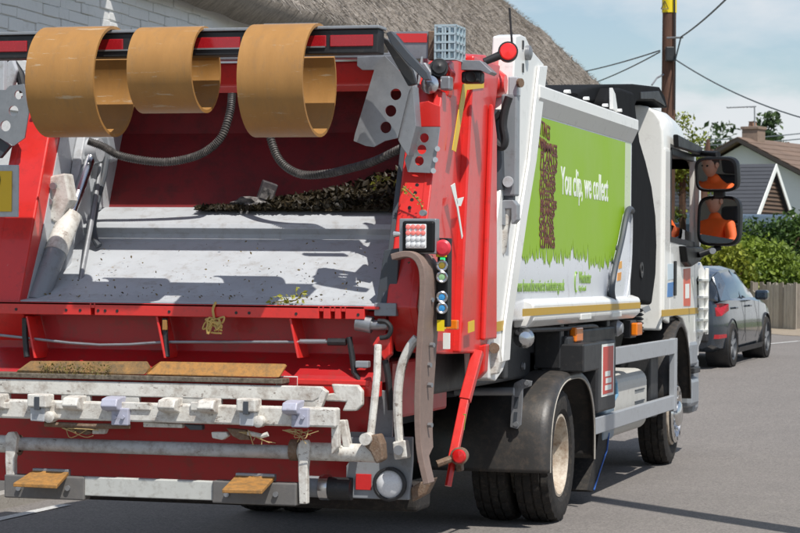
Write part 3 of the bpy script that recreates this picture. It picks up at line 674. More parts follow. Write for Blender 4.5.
# marker lamp on a rubber stalk
a=at(484,62,y=-2.9); c=at(508,52,y=-2.85)
MK = MB().tube([a,a.lerp(c,.6),c],[.022,.026,.034],12).build('marker_stalk', BLACK, T)
MB().lathe(c,(.25,-1,0),[(-.05,.001),(-.05,.062),(.03,.062),(.03,.05)],22).build('marker_housing', BLACK, MK)
MB().lathe(c,(.25,-1,0),[(.026,.055),(.04,.045),(.045,.001)],22).build('marker_lens', mat('lit red marker',(.75,.02,.02),.2,coat=.5,emit=((1,.03,.02),.25)), MK)
tubep('aerial', [(513,58,-1.9),(509.5,8,-1.9)], .008, BLACK, T, 6)
# red hinge barrel between tailgate and body
plate('hinge_cheek', [(487,66),(497,57),(505,57),(511,66),(511,98),(498,118),(488,112)], ('x',1.14), -.10, RED, T, .012)
p=at(497,84,x=1.15); MB().lathe(p,(1,0,0),[(-.2,.001),(-.2,.11),(.02,.09),(.06,.06),(.06,.001)],20).build('hinge_barrel', RED, T)

# ---- body rear frame, ram, latch ------------------------------------
POST=[(516,36),(521,34.5),(526,37),(532,50),(544,64),(540,100),(533,160),(524,215),(516,270),(508,328),(506,362),(503,371),(496,381),(489,379),(488,352),(491,300),(497,220),(506,150),(513,95)]
P=[at(x,y,x=1.25) for x,y in POST]
BP_ = MB().prism(P,(-.16,0,0)).build('rear_frame_post', WHITE, T, .01)
MB().prism([Vector((1.252,p.y,p.z)) for p in [at(x,y,x=1.25) for x,y in ((537,66),(545,66),(541,100),(534,160),(525,215),(517,270),(509,328),(507,360),(500,362),(502,328),(510,270),(518,215),(527,160),(533,100))]],(.018,0,0)).build('post_edge', WHITE, BP_, .005)
MB().prism([(-1.25-.0,p.y,p.z) for p in P],(.16,0,0)).build('rear_frame_post', WHITE, T, .01)
b=MB()
for px,py in ((523,45),(523,68)): p=at(px,py,x=1.252); b.prism([p+Vector((0,-.018,-.03)),p+Vector((0,.018,-.03)),p+Vector((0,.018,.03)),p+Vector((0,-.018,.03))],(.004,0,0))
b.build('post_slot', BLACK, BP_)
p=at(526,53,x=1.25); MB().lathe(p,(1,0,0),[(-.02,.001),(-.02,.05),(.03,.05),(.04,.03),(.04,.001)],18).build('pivot_cap', GALV, BP_)
sticker('yellow_band', [(496,322),(507,320),(506,330),(495,332)], 1.258, YSTRIPE, BP_)
# lift ram in front of the post
yr=-1.95
def cyl_px(name, a, c, yy, r, mt, par, x=1.24, seg=18):
    A=at(*a,y=yy); B=at(*c,y=yy); return MB().tube([A,B],r,seg).build(name, mt, par)
RM = slab('ram_housing', 500.5,94,516.5,196,yr,.10, GREYM, T, .012)
slab('ram_head', 508,76.5,517.5,96,yr,.1, GREYP, RM, .008)
p=at(519,83,y=yr-.0); MB().disc(p,(1,-.5,0),.03,.02,12).build('bolt', RUST, RM)
cyl_px('ram_cylinder',(494.5,110),(496.5,190),yr-.02,.055,DGREY,T)
MB().tube(smooth_path([at(x,y,y=yr-.12) for x,y in ((509,97),(505,110),(503,125),(505,140),(502,147),(496,143),(489,132),(486,122))],6),.027,10).build('hydraulic_hose', BLACK, RM)
MB().tube(smooth_path([at(x,y,y=yr-.1) for x,y in ((488,112),(492,120),(496,118),(501,112))],6),.022,10).build('hydraulic_hose', BLACK, RM)
slab('valve_block', 482,108,493,128,yr-.06,.1, BLACK, T, .01)
p=at(508,182,y=yr-.02); MB().lathe(p,(.2,-1,0),[(0,.001),(0,.038),(.03,.034),(.03,.001)],16).build('port_cap', GREYP, RM)
slab('ram_neck', 504,195,513,203,yr+.01,.07, DGREY, RM, .004)
CV = plate('clevis', [(499,204),(503,200),(513,200),(517,205),(517,220),(513,224),(511,224),(511,209),(505,209),(505,226),(500,225),(497,216)], ('y',yr-.02), .10, GREYM, T, .012)
tubep('rod_end', [(508,208,yr+.03),(505,225,yr+.03),(501,250,yr+.02),(497,256,yr+.02)], .034, WHITED, CV, 12)
# latch at the foot of the post
LT = plate('latch_hook', [(483,346),(489,342),(498,345),(500,362),(497,374),(490,375),(487,362),(482,356)], ('y',-2.25), .08, WHITED, T, .01)
p=at(494,348,y=-2.27); MB().disc(p,(.3,-1,0),.034,.03,16).build('latch_pin', RUST, LT)
# red strut with end lamp
a=at(478,352,y=-2.6); c=at(465,400,y=-2.75); e=at(453,458,y=-2.95); g=at(448,486,y=-3.0)
ST = MB().tube([a,c],.048,4,smooth=False).build('stabiliser_strut', RED, T, .006)
MB().tube([c,e],.038,4,smooth=False).build('strut_sleeve', RED, ST, .005)
MB().tube([e,g],.022,8).build('strut_pin', RED, ST)
sticker_ = plate('strut_label', [(463,414),(466,414),(464,430),(461,430)], ('y',-2.83), .01, TEXTG, ST, 0)
plate('strut_fork', [(470,348),(486,344),(484,372),(476,380),(468,372)], ('y',-2.50), .10, RED, ST, .01)
p=at(459.5,456,y=-3.05); EL=MB().lathe(p,(.1,-1,0),[(-.06,.001),(-.06,.05),(.02,.055),(.025,.045)],20).build('end_lamp', RUST, T)
MB().lathe(p,(.1,-1,0),[(.02,.048),(.035,.035),(.038,.001)],20).build('lamp_lens', LENSR, EL)
tubep('lamp_stalk', [(437,464,-3.1),(448,460,-3.07),(456,456.5,-3.04)], .022, RUST, EL, 8)
plate('strut_foot', [(455,462),(461,463),(462,471),(456,472)], ('y',-3.0), .06, RUST, EL, .006)
# tailgate lower side skirt, inside the strut
MB().prism([(1.18,y,z) for y,z in ((-3.70,1.36),(-3.68,.85),(-3.62,.70),(-3.50,.85),(-3.38,1.33))],(-.03,0,0)).build('lower_cheek', RED, T, .008)
MB().prism([(-1.42,y,z) for y,z in ((-3.70,1.36),(-3.68,.85),(-3.62,.70),(-3.50,.85),(-3.38,1.33))],(.03,0,0)).build('lower_cheek', RED, T, .008)

# ================================================================== truck: body, chassis, wheels
XB = 1.25
ZT, ZS = 3.12, 1.484                                    # rail top, skirt bottom
YR, YF = -0.90, 2.83
BODY = MB().box(-1.225,1.225,-1.55,YF,1.50,3.07).build('body_shell', PANELW, T, .012)
# top rail with sloped underside
RL = MB().prism([(XB+.03,YR-.1,ZT),(XB+.03,YR-.1,ZT-.085),(1.226,YR-.1,ZT-.20),(1.15,YR-.1,ZT-.20),(1.15,YR-.1,ZT+.03)],(0,YF-YR+.1,0)).build('top_rail', WHITE, T, .01)
MB().prism([(-XB-.03,YR-.1,ZT),(-XB-.03,YR-.1,ZT-.085),(-1.226,YR-.1,ZT-.20),(-1.15,YR-.1,ZT-.20),(-1.15,YR-.1,ZT+.03)],(0,YF-YR+.1,0)).build('top_rail', WHITE, T, .01)
for px,py,w in ((541,86,.10),(566,90,.05),(585,98,.04),(604,104,.04),(618,108,.04)):
    p=at(px,py,x=1.22); MB().prism([(1.25,p.y-w,ZT+.03),(1.25,p.y+w,ZT+.03),(1.25,p.y+w*.5,ZT+.056),(1.25,p.y-w*.7,ZT+.05)],(-.04,0,0)).build('rail_lug', BLACK if px==541 else WHITE, RL, .004)
p=at(611,103,x=1.2); MB().prism([(1.24,p.y-.12,ZT+.03),(1.24,p.y+.10,ZT+.02),(1.24,p.y-.02,ZT+.16),(1.24,p.y-.14,ZT+.2)],(-.03,0,0)).build('rail_flap', WHITE, RL, .004)
# bottom rail with rounded ends
BR = MB().prism([(XB+.035,-1.2,1.625),(XB+.045,-1.2,1.60),(XB+.045,-1.2,1.50),(XB-.01,-1.2,1.45),(1.15,-1.2,1.45),(1.15,-1.2,1.64),(1.225,-1.2,1.645)],(0,YF+.08+1.2,0)).build('bottom_rail', WHITE, T, .014)
MB().prism([(-XB-.035,-1.2,1.625),(-XB-.045,-1.2,1.60),(-XB-.045,-1.2,1.50),(-XB+.01,-1.2,1.45),(-1.15,-1.2,1.45),(-1.15,-1.2,1.64),(-1.225,-1.2,1.645)],(0,YF+.08+1.2,0)).build('bottom_rail', WHITE, T, .014)
MB().box(XB+.0455,XB+.049,-1.55,YF+.07,1.535,1.585).build('reflective_stripe', YSTRIPE, BR)
for px in (583,614): p=at(px,318,x=1.28); MB().box(1.24,1.302,p.y-.16,p.y+.22,1.478,1.522).build('rail_bracket', WHITE, BR, .005)
# printed side: lime green sheet with a torn grassy lower edge
zb = 1.90; pts=[]; y=YR+.02
random.seed(3)
lower=[]; y=-1.42
while y < YF-.36:
    h = zb + random.uniform(-.05,.06) + (.10*max(0,math.sin(y*2.1+.6)) if random.random()<.5 else 0)*.6
    w = random.uniform(.012,.05); lower += [(y,h),(y+w*.5,h+random.uniform(.03,.12)),(y+w,h+random.uniform(-.03,.02))]; y += w+random.uniform(.01,.06)
gp=[(1.2285,-1.42,2.915),(1.2285,YF-.33,2.915)]+[(1.2285,yy,zz) for yy,zz in reversed(lower)]
GP = MB().prism(gp,(-.002,0,0)).build('green_graphic', LIME, BODY)
# faded end panel of the graphic
MB().box(1.226,1.2278,YF-.325,YF-.06,2.0,2.92).build('edge_panel', mat('faded lime vinyl',(.52,.62,.36),.3,coat=.25,var=.03,dscale=2), BODY)
FONT=None
def text(body, name, pos, size, mt, par, squash=1.0, ang=0, ex=.0015, align='LEFT', bold=0., xdir=(0,1,0), zdir=(0,0,1)):
    c=bpy.data.curves.new(name,'FONT'); c.body=body; c.size=size; c.extrude=ex; c.align_x=align; c.offset=bold; c.resolution_u=3
    o=bpy.data.objects.new(name,c); COL.objects.link(o)
    dg=bpy.context.evaluated_depsgraph_get(); me=bpy.data.meshes.new_from_object(o.evaluated_get(dg)); bpy.data.objects.remove(o)
    X=Vector(xdir); Z=Vector(zdir); Nn=X.cross(Z)
    R=Matrix((X,Z,Nn)).transposed().to_4x4()
    me.transform(Matrix.Translation(Vector(pos)) @ R @ Matrix.Rotation(ang,4,'Z') @ Matrix.Diagonal((squash,1,1,1)))
    me.materials.clear(); me.materials.append(mt)
    o=bpy.data.objects.new(name,me); COL.objects.link(o)
    if par is not None:
        o.parent=par; o.matrix_parent_inverse=pinv(par)
    return o
def words_line(s, px, py, size, mt, sq, bold=0.):
    p=at(px,py,x=1.2305); y=p.y
    for w in s.split():
        o=text(w,'lettering',(1.2290,y,p.z),size,mt,BODY,squash=sq,bold=bold)
        y=max(v.co.y for v in o.data.vertices)+size*sq*.30
text('0','plate_character',(NPP.x,-3.9115,NPP.z),.12,BLACK,NP,squash=.8,bold=.004,xdir=(1,0,0),zdir=(0,0,1))
words_line('You clip, we collect',561,193.5,.285,TEXTW,.80,.004)
words_line('new brown bin service at winchester.gov.uk',517.8,291.5,.118,TEXTG,.72,.002)
p=at(579,283,x=1.2275); text('Winchester','lettering',(1.2275,p.y,p.z),.125,TEXTG,BODY,squash=.78,bold=.002)
words_line('City Council',579,291,.06,TEXTG,.9)
p=at(576,282,x=1.2275); ring=[]
for k in range(13): a=math.radians(60+k*20); ring.append(p+Vector((0,.045*math.cos(a),.075*math.sin(a))))
MB().tube(ring,.007,6).build('emblem', TEXTG, BODY)
# maroon shape made of garden words
words=['TRIMMINGS','PLANTS','LEAVES','HEDGES','FLOWERS','WEEDS','BRANCHES','PRUNINGS','GRASS','SHRUBS','CLIPPINGS']
random.seed(5)
za=at(545,142,x=1.2305).z; zbm=at(545,247,x=1.2305).z; y0=at(540,190,x=1.2305).y; y1=at(555.5,190,x=1.2305).y
k=0; z=za
while z-.06>zbm:
    s=random.uniform(.07,.115)
    w=words[k%len(words)]; k+=1
    o=text(w,'word_graphic',(1.2305,y0+random.uniform(-.02,.02),z-s*.72),s,TEXTR,BODY,bold=.0025)
    xs=[v.co.y for v in o.data.vertices]; wd=max(xs)-min(xs); f=(y1-y0+random.uniform(-.05,.05))/wd; mn=min(xs)
    for v in o.data.vertices: v.co.y=mn+(v.co.y-mn)*f
    z-=s*.71
pa=at(536,124,x=1.2305); pb=at(557,144,x=1.2305)
for q,(w,s) in enumerate((('CUTTINGS',.15),('FLOWERS',.12))):
    d=Vector((0,pb.y-pa.y,pb.z-pa.z)); ang=math.atan2(d.z,d.y)
    o=text(w,'word_graphic',(1.2305,pa.y-.02+.02*q,pa.z-.05-.10*q),s,TEXTR,BODY,squash=.66,ang=ang*.62,bold=.0)
# grab handle at the front end of the body with its small sticker plate
hp=[(610,302),(608,290),(611,270),(618,240),(623,215),(626,209),(628.5,211),(629,225),(628,262),(625,292),(622,303)]
PH=[at(x,y,x=1.235) for x,y in hp]
plt=MB().prism(PH,(.012,0,0)).build('handle_plate', PANELW, T)
MB().tube(smooth_path([p+Vector((.03,0,0)) for p in PH[:7]],4),.026,8).build('grab_handle', DGREY, T)
MB().tube(smooth_path([p+Vector((.02,0,0)) for p in PH[6:]],4),.013,8).build('grab_handle', GREYP, T)
sticker('orange_sticker', [(619,262),(622,261),(622,268),(619,269)], 1.250, mat('orange label',(.75,.36,.05),.4), plt)
sticker('orange_sticker', [(618,273),(621.5,272),(621,280),(617.5,281)], 1.250, mat('amber label',(.72,.30,.04),.4), plt)
sticker('grey_sticker', [(613,275),(616.5,274.5),(616,282),(612.6,282)], 1.250, GREYM, plt)
for px,py in ((616,248),(613,262)): MB().disc(at(px,py,x=1.268),(1,0,0),.02,.01,10).build('bolt', DGREY, plt)

# chassis
MB().box(.28,.42,-3.2,6.6,.78,1.05).build('chassis_rail', BLACK, T, .01)
MB().box(-.42,-.28,-3.2,6.6,.78,1.05).build('chassis_rail', BLACK, T, .01)
MB().box(-1.0,1.0,-3.0,YF,1.06,1.44).build('subframe', BLACK, T, .02)
for y in (-1.6,.2,2.0): MB().box(1.0,1.2,y-.06,y+.06,1.12,1.45).build('outrigger', BLACK, T, .01)
q=slab('control_box', 541,344,584,372,.15,.6, BLACK, T, .012)
MB().box(1.02,1.22,.85,2.2,1.12,1.40).build('battery_box', BLACKG, T, .02)
MB().box(1.05,1.235,.2,.8,1.16,1.36).build('tool_box', BLACK, T, .02)
for px,py,Y in ((524,338,-1.15),):
    p=at(px,py,y=Y); MB().lathe(p,(.4,-1,0),[(-.05,.001),(-.05,.07),(.02,.07),(.06,.045),(.07,.001)],16).build('air_coupling', STEEL, T)
for px,py in ((578.5,334.5),(638.5,329)):
    p=at(px,py,x=1.24); MB().box(1.2,1.255,p.y-.14,p.y+.11,p.z-.055,p.z+.055).build('side_marker', LENSO, T, .012)
    MB().box(1.14,1.2,p.y-.16,p.y+.12,p.z-.075,p.z+.075).build('marker_mount', BLACK, T, .008)
MB().tube(smooth_path([at(x,y,x=1.2) for x,y in ((520,330),(560,329),(592,326),(598,330),(604,333),(612,331),(622,328))],5),.018,8).build('brake_pipe', BLACK, T)
p=at(618,328,x=1.22); MB().lathe(p,(1,0,0),[(-.1,.001),(-.1,.06),(0,.07),(.04,.04),(.04,.001)],14).build('air_valve', GALV, T)
plate('chassis_side', [(530,352),(590,347),(603,372),(600,408),(590,408),(560,378),(530,376)], ('x',1.0), -.03, BLACK, T)
b=MB()
for px,py in ((522,366),(535,366),(548,366),(562,366),(586,366),(588,374),(600,366)): b.disc(at(px,py,x=1.002),(1,0,0),.026,.02,10)
b.build('chassis_bolts', GALV, T)

# ---- wheels ----------------------------------------------------------
def tyre_mesh(name, cx, cy, r, w, par, mt=RUBBER, rim_r=.29, seg=96):
    h=w/2
    prof=[(-h*.72,rim_r),(-h*.96,rim_r+.05),(-h*1.0,rim_r+.12),(-h*.97,r-.05),(-h*.88,r-.012),(-h*.52,r),(-h*.5,r-.014),(-h*.44,r-.014),(-h*.42,r+.002),(-h*.06,r+.002),(-h*.04,r-.014),(h*.04,r-.014),(h*.06,r+.002),(h*.42,r+.002),(h*.44,r-.014),(h*.5,r-.014),(h*.52,r),(h*.88,r-.012),(h*.97,r-.05),(h*1.0,rim_r+.12),(h*.96,rim_r+.05),(h*.72,rim_r)]
    def rm(i,k):
        if i in (4,5,16,17): return -.014 if k%4==0 else 0
        if i in (8,9,12,13): return -.012 if (k+(2 if i>10 else 0))%4==0 else 0
        if i in (3,18): return -.008 if k%4==0 else 0
        return 0
    return MB().lathe((cx,cy,r+.001),(1,0,0),prof,seg,True,rm).build(name, mt, par, ang=28)
RIMW=mat('brown stained wheel paint',(.56,.50,.41),.55,dirt=.8,dirtcol=(.20,.115,.06),dscale=6,var=.08,bump=.1)
def rear_wheel(cx, cy, sgn, outer):
    r=.487; w=.275
    t=tyre_mesh('rear_tyre',cx,cy,r,w,T)
    c=(cx,cy,r); s=sgn
    if outer: prof=[(s*.105,.30),(s*.115,.305),(s*.118,.285),(s*.09,.272),(s*.0,.266),(-s*.08,.252),(-s*.115,.225),(-s*.12,.20),(-s*.115,.125),(-s*.04,.112),(s*.03,.10),(s*.045,.085),(s*.045,.001)]
    else: prof=[(s*.10,.30),(s*.10,.26),(-s*.10,.26),(-s*.10,.30)]
    rim=MB().lathe(c,(1,0,0),prof,40).build('wheel_rim',RIMW,t)
    if outer:
        b=MB()
        for k in range(10):
            a=2*PI*k/10; b.lathe((cx-s*.12,cy+.148*math.cos(a),r+.148*math.sin(a)),(s,0,0),[(0,.017),(.04,.017),(.045,.001)],6)
        b.build('wheel_nuts',RUST,t)
        for k in range(8):
            a=2*PI*(k+.5)/8; MB().disc((cx-s*.1145,cy+.205*math.cos(a),r+.205*math.sin(a)),(s,0,0),.028,.004,12).build('vent_hole',BLACK,rim)
    return t
WY=.13
for cx,sg,ou in ((1.09,1,True),(.775,1,False),(-1.09,-1,True),(-.775,-1,False)): rear_wheel(cx,WY,sg,ou)
MB().tube([(-.9,WY,.487),(.9,WY,.487)],.11,16).build('rear_axle',BLACK,T)
MB().lathe((0,WY,.487),(1,0,0),[(-.25,.1),(-.15,.2),(0,.24),(.15,.2),(.25,.1)],20).build('differential',BLACK,T)
CHROME=mat('polished wheel trim',(.75,.75,.74),.16,metal=1,dirt=.15,dirtcol=(.3,.26,.2),dscale=10)
FY=5.75
for s in (1,-1):
    t=tyre_mesh('front_tyre',s*.98,FY,.487,.27,T)
    c=(s*.98,FY,.487)
    MB().lathe(c,(1,0,0),[(s*.10,.30),(s*.135,.30),(s*.14,.27),(s*.10,.25),(s*.11,.2),(s*.14,.17)],40).build('wheel_rim',RIMW,t)
    MB().lathe(c,(1,0,0),[(s*.12,.275),(s*.165,.28),(s*.185,.265),(s*.18,.225),(s*.13,.20),(s*.13,.13),(s*.20,.12),(s*.22,.09),(s*.222,.001)],44).build('wheel_trim',CHROME,t)
    b=MB()
    for k in range(10):
        a=2*PI*k/10; b.lathe((s*(.98+.13),FY+.165*math.cos(a),.487+.165*math.sin(a)),(s,0,0),[(0,.02),(.05,.018),(.055,.001)],8)
    b.build('wheel_nuts',STEEL,t)
    for k in range(10):
        a=2*PI*(k+.5)/10; MB().disc((s*(.98+.178),FY+.245*math.cos(a),.487+.245*math.sin(a)),(s,0,0),.024,.006,10).build('vent_hole',BLACK,t)
MB().tube([(-.9,FY,.45),(.9,FY,.45)],.06,12).build('front_axle',BLACK,T)

# ---- rear mudguards --------------------------------------------------
def mudguard(s):
    yc,zc,ry,rz=.31,.44,.89,.672; xo,xi=s*1.27,s*.40
    N_=44; pr=[]
    for k in range(N_+1):
        a=PI-PI*k/N_; e=2/2.7
        pr.append((yc+ry*math.copysign(abs(math.cos(a))**e,math.cos(a)), zc+rz*abs(math.sin(a))**e))
    pr=[(pr[0][0],zc-.03)]+pr+[(pr[-1][0],zc-.05)]
    n=len(pr); cols=[(xi,1.0),(s*.9,1.0),(s*1.10,1.0),(s*1.20,.994),(s*1.25,.978),(xo,.95),(xo,.905),(s*1.255,.90)]
    vs=[]; 
    for x,k in cols:
        for y,z in pr: vs.append((x, yc+(y-yc)*k, zc+(z-zc)*k if z>zc else z))
    m_=len(cols); fs=[(j*n+i,j*n+i+1,(j+1)*n+i+1,(j+1)*n+i) for j in range(m_-1) for i in range(n-1)]
    o=MB().add(vs,fs,True).build('rear_mudguard',GUARD,T,ang=60)
    so=o.modifiers.new('solid','SOLIDIFY'); so.thickness=.012; so.offset=-1
    # pale edge bead along the opening
    MB().tube([Vector((s*1.268, yc+(y-yc)*.905, zc+(z-zc)*.905 if z>zc else z)) for y,z in pr],.007,6).build('edge_bead',mat('pale edge bead',(.42,.39,.34),.6,dirt=.4),o)
    return o
MG=mudguard(1); mudguard(-1)
# stay and its slotted bracket on the guard's rear face
yb_=-.60
SB_=plate('guard_bracket_strap', [(512,392),(514,383),(522,379),(532,381),(531,386),(523,389),(521,425),(517,429),(510,427),(511,408)], ('y',yb_), .02, GALV, MG, .003)
for q in ([(514.5,397),(519,397),(517.5,408),(513.5,408)],[(514,412),(517.5,412),(516.5,422),(513,422)]): plate('slot', q, ('y',yb_-.003), .01, DGREY, SB_, 0)
tubep('guard_stay', [(455,391.5,-.70),(490,391.5,-.70),(514,391.5,-.70)], .030, GALV, MG, 12)
tubep('guard_stay', [(440,394,-.66),(456,393,-.66)], .028, DGREY, MG, 12)
for px,py in ((519,384),(527,383),(516,424)): MB().disc(at(px,py,y=yb_-.005),(0,-1,0),.018,.014,8).build('bolt',GALV,SB_)
# mud flap in front of the guard
fl=[at(x,y,x=1.15) for x,y in ((600,425),(610,420),(608,448),(600,472),(593,492),(587,490),(592,468),(597,448))]
MB().prism(fl,(-.45,0,0)).build('mud_flap',RUBBER,T,.004)
MB().tube([at(x,y,x=1.16) for x,y in ((609,433),(607,450),(599,474),(594,490))],.007,6).build('blue_air_line',mat('blue hose',(.03,.10,.35),.4),T)

# ---- side guard ------------------------------------------------------
ALU=mat('grey side guard paint',(.40,.42,.44),.42,metal=.25,dirt=.25,dscale=6,var=.05)
SGY0,SGY1=1.20,5.03
def zat(px,py,x=1.25): return at(px,py,x=x).z
zu0,zu1=zat(677,353.5),zat(677,338.5); zl0,zl1=zat(677,408.5),zat(677,394.5)
MB().box(1.20,1.25,SGY0,SGY1,zl0,zl1).build('side_guard_rail',ALU,T,.006)
ym=at(593,350,x=1.25).y
MB().box(1.20,1.25,at(614.5,355,x=1.25).y,SGY1,zu0,zu1).build('side_guard_rail',ALU,T,.006)
MB().box(1.20,1.25,at(588,355,x=1.25).y,at(598,355,x=1.25).y+.25,zu0-.01,zu1).build('side_guard_rail',ALU,T,.006)
MB().box(1.20,1.256,SGY1-.03,SGY1+.10,zl0-.02,zu1+.005).build('guard_upright',ALU,T,.006)
ya=at(599,370,x=1.25).y
MB().box(1.06,1.262,ya-.1,ya+.65,zat(601,412),zat(601,341)).build('marker_post',BLACK,T,.02)
a=at(602,344,x=1.264); c=at(613.5,393,x=1.264); zt_=at(613.5,343,x=1.264).z; zb_=at(602,397,x=1.264).z
MB().box(1.2625,1.2665,a.y,c.y,zb_,zt_).build('board_border',TEXTW,T)
RPL=MB().box(1.2668,1.2700,a.y+.04,c.y-.05,zb_+.02,zt_-.02).build('red_marker_board',REDPLATE,T)
b=MB(); zc_=(zb_+zt_)/2
random.seed(9)
for k in range(3):
    b.box(1.2702,1.2712,a.y+.11+.03*(k%2),c.y-.13-.05*(k==0),zc_-.03-.055*k-.019,zc_-.03-.055*k+.021)
b.build('board_print',TEXTW,RPL)
# tanks behind the guard
TANK=mat('cream plastic tank',(.52,.51,.47),.5,dirt=.3,dirtcol=(.2,.17,.13),dscale=6,var=.06)
ty0,ty1=2.55,4.25
def rounded(x0,x1,y0,y1,z0,z1,name,mt,bv): return MB().box(x0,x1,y0,y1,z0,z1).build(name,mt,T,bv,seg=5)
FT=rounded(.50,1.14,ty0,ty1,.44,.98,'fuel_tank',TANK,.11)
MB().tube([(.60,ty0+.02,1.0),(.60,ty1-.3,1.0)],.16,20).build('air_tank',GALV,T)
for k in range(3): MB().box(1.138,1.150,ty0+1.0,ty0+1.45,.60+.1*k,.612+.1*k).build('tank_rib',DGREY,FT)
rounded(.75,1.16,ty0-.55,ty0-.02,.45,.85,'adblue_tank',mat('blue grey tank',(.20,.27,.33),.4,dirt=.3),.05)
MB().box(.8,1.14,4.35,4.75,.55,1.08).build('step_bracket',BLACK,T,.02)
MB().box(.8,1.10,4.78,5.0,.5,1.05).build('guard_stay_plate',DGREY,T,.02)
MB().tube([at(x,y,x=1.17) for x,y in ((612,373),(616,382),(617,395),(612,403))],.014,8).build('coiled_cable',mat('light blue cable',(.16,.32,.46),.4),T)
MB().box(-.35,.55,4.3,6.5,.34,.95).build('engine_sump',BLACK,T,.08)
MB().box(.50,.62,4.85,6.55,.48,.58).build('leaf_spring',RUST,T,.01)
MB().box(-1.2,-.5,1.3,4.6,.45,1.0).build('left_tank',BLACK,T,.08)

# ---- air intake stack between body and cab --------------------------
IN=MB()
ip=[(606,296),(652,305),(656,275),(657,245),(656,215),(652,185),(646,160),(640,140),(637,118),(634,92),(622,88),(612,88),(607,100),(607,140),(612,170),(615,200),(614,240),(610,275)]
P=[at(x,y,x=1.12) for x,y in ip]
IN.prism(P,(-.34,0,0)); STK=IN.build('intake_stack',MBLACK,T,.03,seg=3)
# head of the intake: rounded cowl reaching back over the body roof and forward
hp_=[(577,93),(584,89),(595,86),(606,84.5),(634,84),(660,87),(665,96),(668,108),(662,107),(656,101),(637,101),(634,108),(612,104),(590,101),(578,97)]
P=[at(x,y,x=1.02) for x,y in hp_]
MB().prism(P,(-.7,0,0)).build('intake_cowl',MBLACK,STK,.05,seg=4)
p0=[at(x,y,x=1.03) for x,y in ((641,92),(659,91),(666,106),(655,99),(641,99))]
MB().prism(p0,(-.02,0,0)).build('cowl_mouth',BLACK,STK,.004)
b=MB()
for k in range(6):
    p=at(648,310+k*4.2,x=1.05); b.lathe((.9,p.y-.3,p.z),(0,0,1),[(-.017,.14),(0,.165),(.017,.14)],20)
b.build('bellows',BLACK,T)
p=at(641,270,x=1.121); MB().lathe(p,(1,0,0),[(-.01,.03),(.0,.07),(.012,.07),(.012,.04),(-.02,.035),(-.02,.001)],20).build('drain_port',BLACK,STK)

# ---- cab -------------------------------------------------------------
XC=1.15; CY0,CY1=4.96,7.15
# side profile of the cab (y,z)
cabp=[(CY0+.02,1.05),(CY0,1.45),(CY0,2.95),(CY0+.05,3.18),(CY0+.25,3.30),(6.1,3.30),(6.6,3.22),(6.78,3.06),(7.02,2.05),(7.12,1.7),(CY1,1.2),(CY1,.75),(6.55,.72),(6.53,1.0),(6.40,1.22),(6.10,1.36),(5.75,1.40),(5.40,1.36),(5.15,1.18),(5.08,1.05)]
# roof and back shell
def loft(name, secs, mt, par, closed=True, caps=True, ang=35):
    n=len(secs[0]); vs=[q for s_ in secs for q in s_]
    fs=[(j*n+i,j*n+(i+1)%n,(j+1)*n+(i+1)%n,(j+1)*n+i) for j in range(len(secs)-1) for i in range(n if closed else n-1)]
    if caps: fs+= [tuple(range(n-1,-1,-1)), tuple(range((len(secs)-1)*n,len(secs)*n))]
    return MB().add(vs,fs,True).build(name,mt,par,ang=ang)
CABW=mat('cab white paint',(.80,.80,.76),.28,coat=.5,dirt=.06,dscale=2,var=.015)
# back wall
CAB=MB().prism([(x,CY0,z) for x,z in ((-1.13,1.3),(1.13,1.3),(1.135,3.06),(1.128,3.17),(1.10,3.27),(1.05,3.34),(.98,3.385),(.90,3.40),(-.90,3.40),(-.98,3.385),(-1.05,3.34),(-1.10,3.27),(-1.128,3.17),(-1.135,3.06))],(0,.05,0)).build('cab_back',CABW,T,.045,seg=5)
# roof
sec=lambda y,zt,w:[(-w,y,2.98),(-w,y,zt-.20),(-w+.03,y,zt-.11),(-w+.09,y,zt-.04),(-w+.20,y,zt),(0,y,zt+.02),(w-.20,y,zt),(w-.09,y,zt-.04),(w-.03,y,zt-.11),(w,y,zt-.20),(w,y,2.98)]
loft('cab_roof',[sec(CY0+.02,3.34,1.12),sec(CY0+.12,3.39,1.14),sec(5.6,3.40,1.14),sec(6.2,3.36,1.13),sec(6.68,3.18,1.11),sec(6.82,3.08,1.09)],CABW,T)
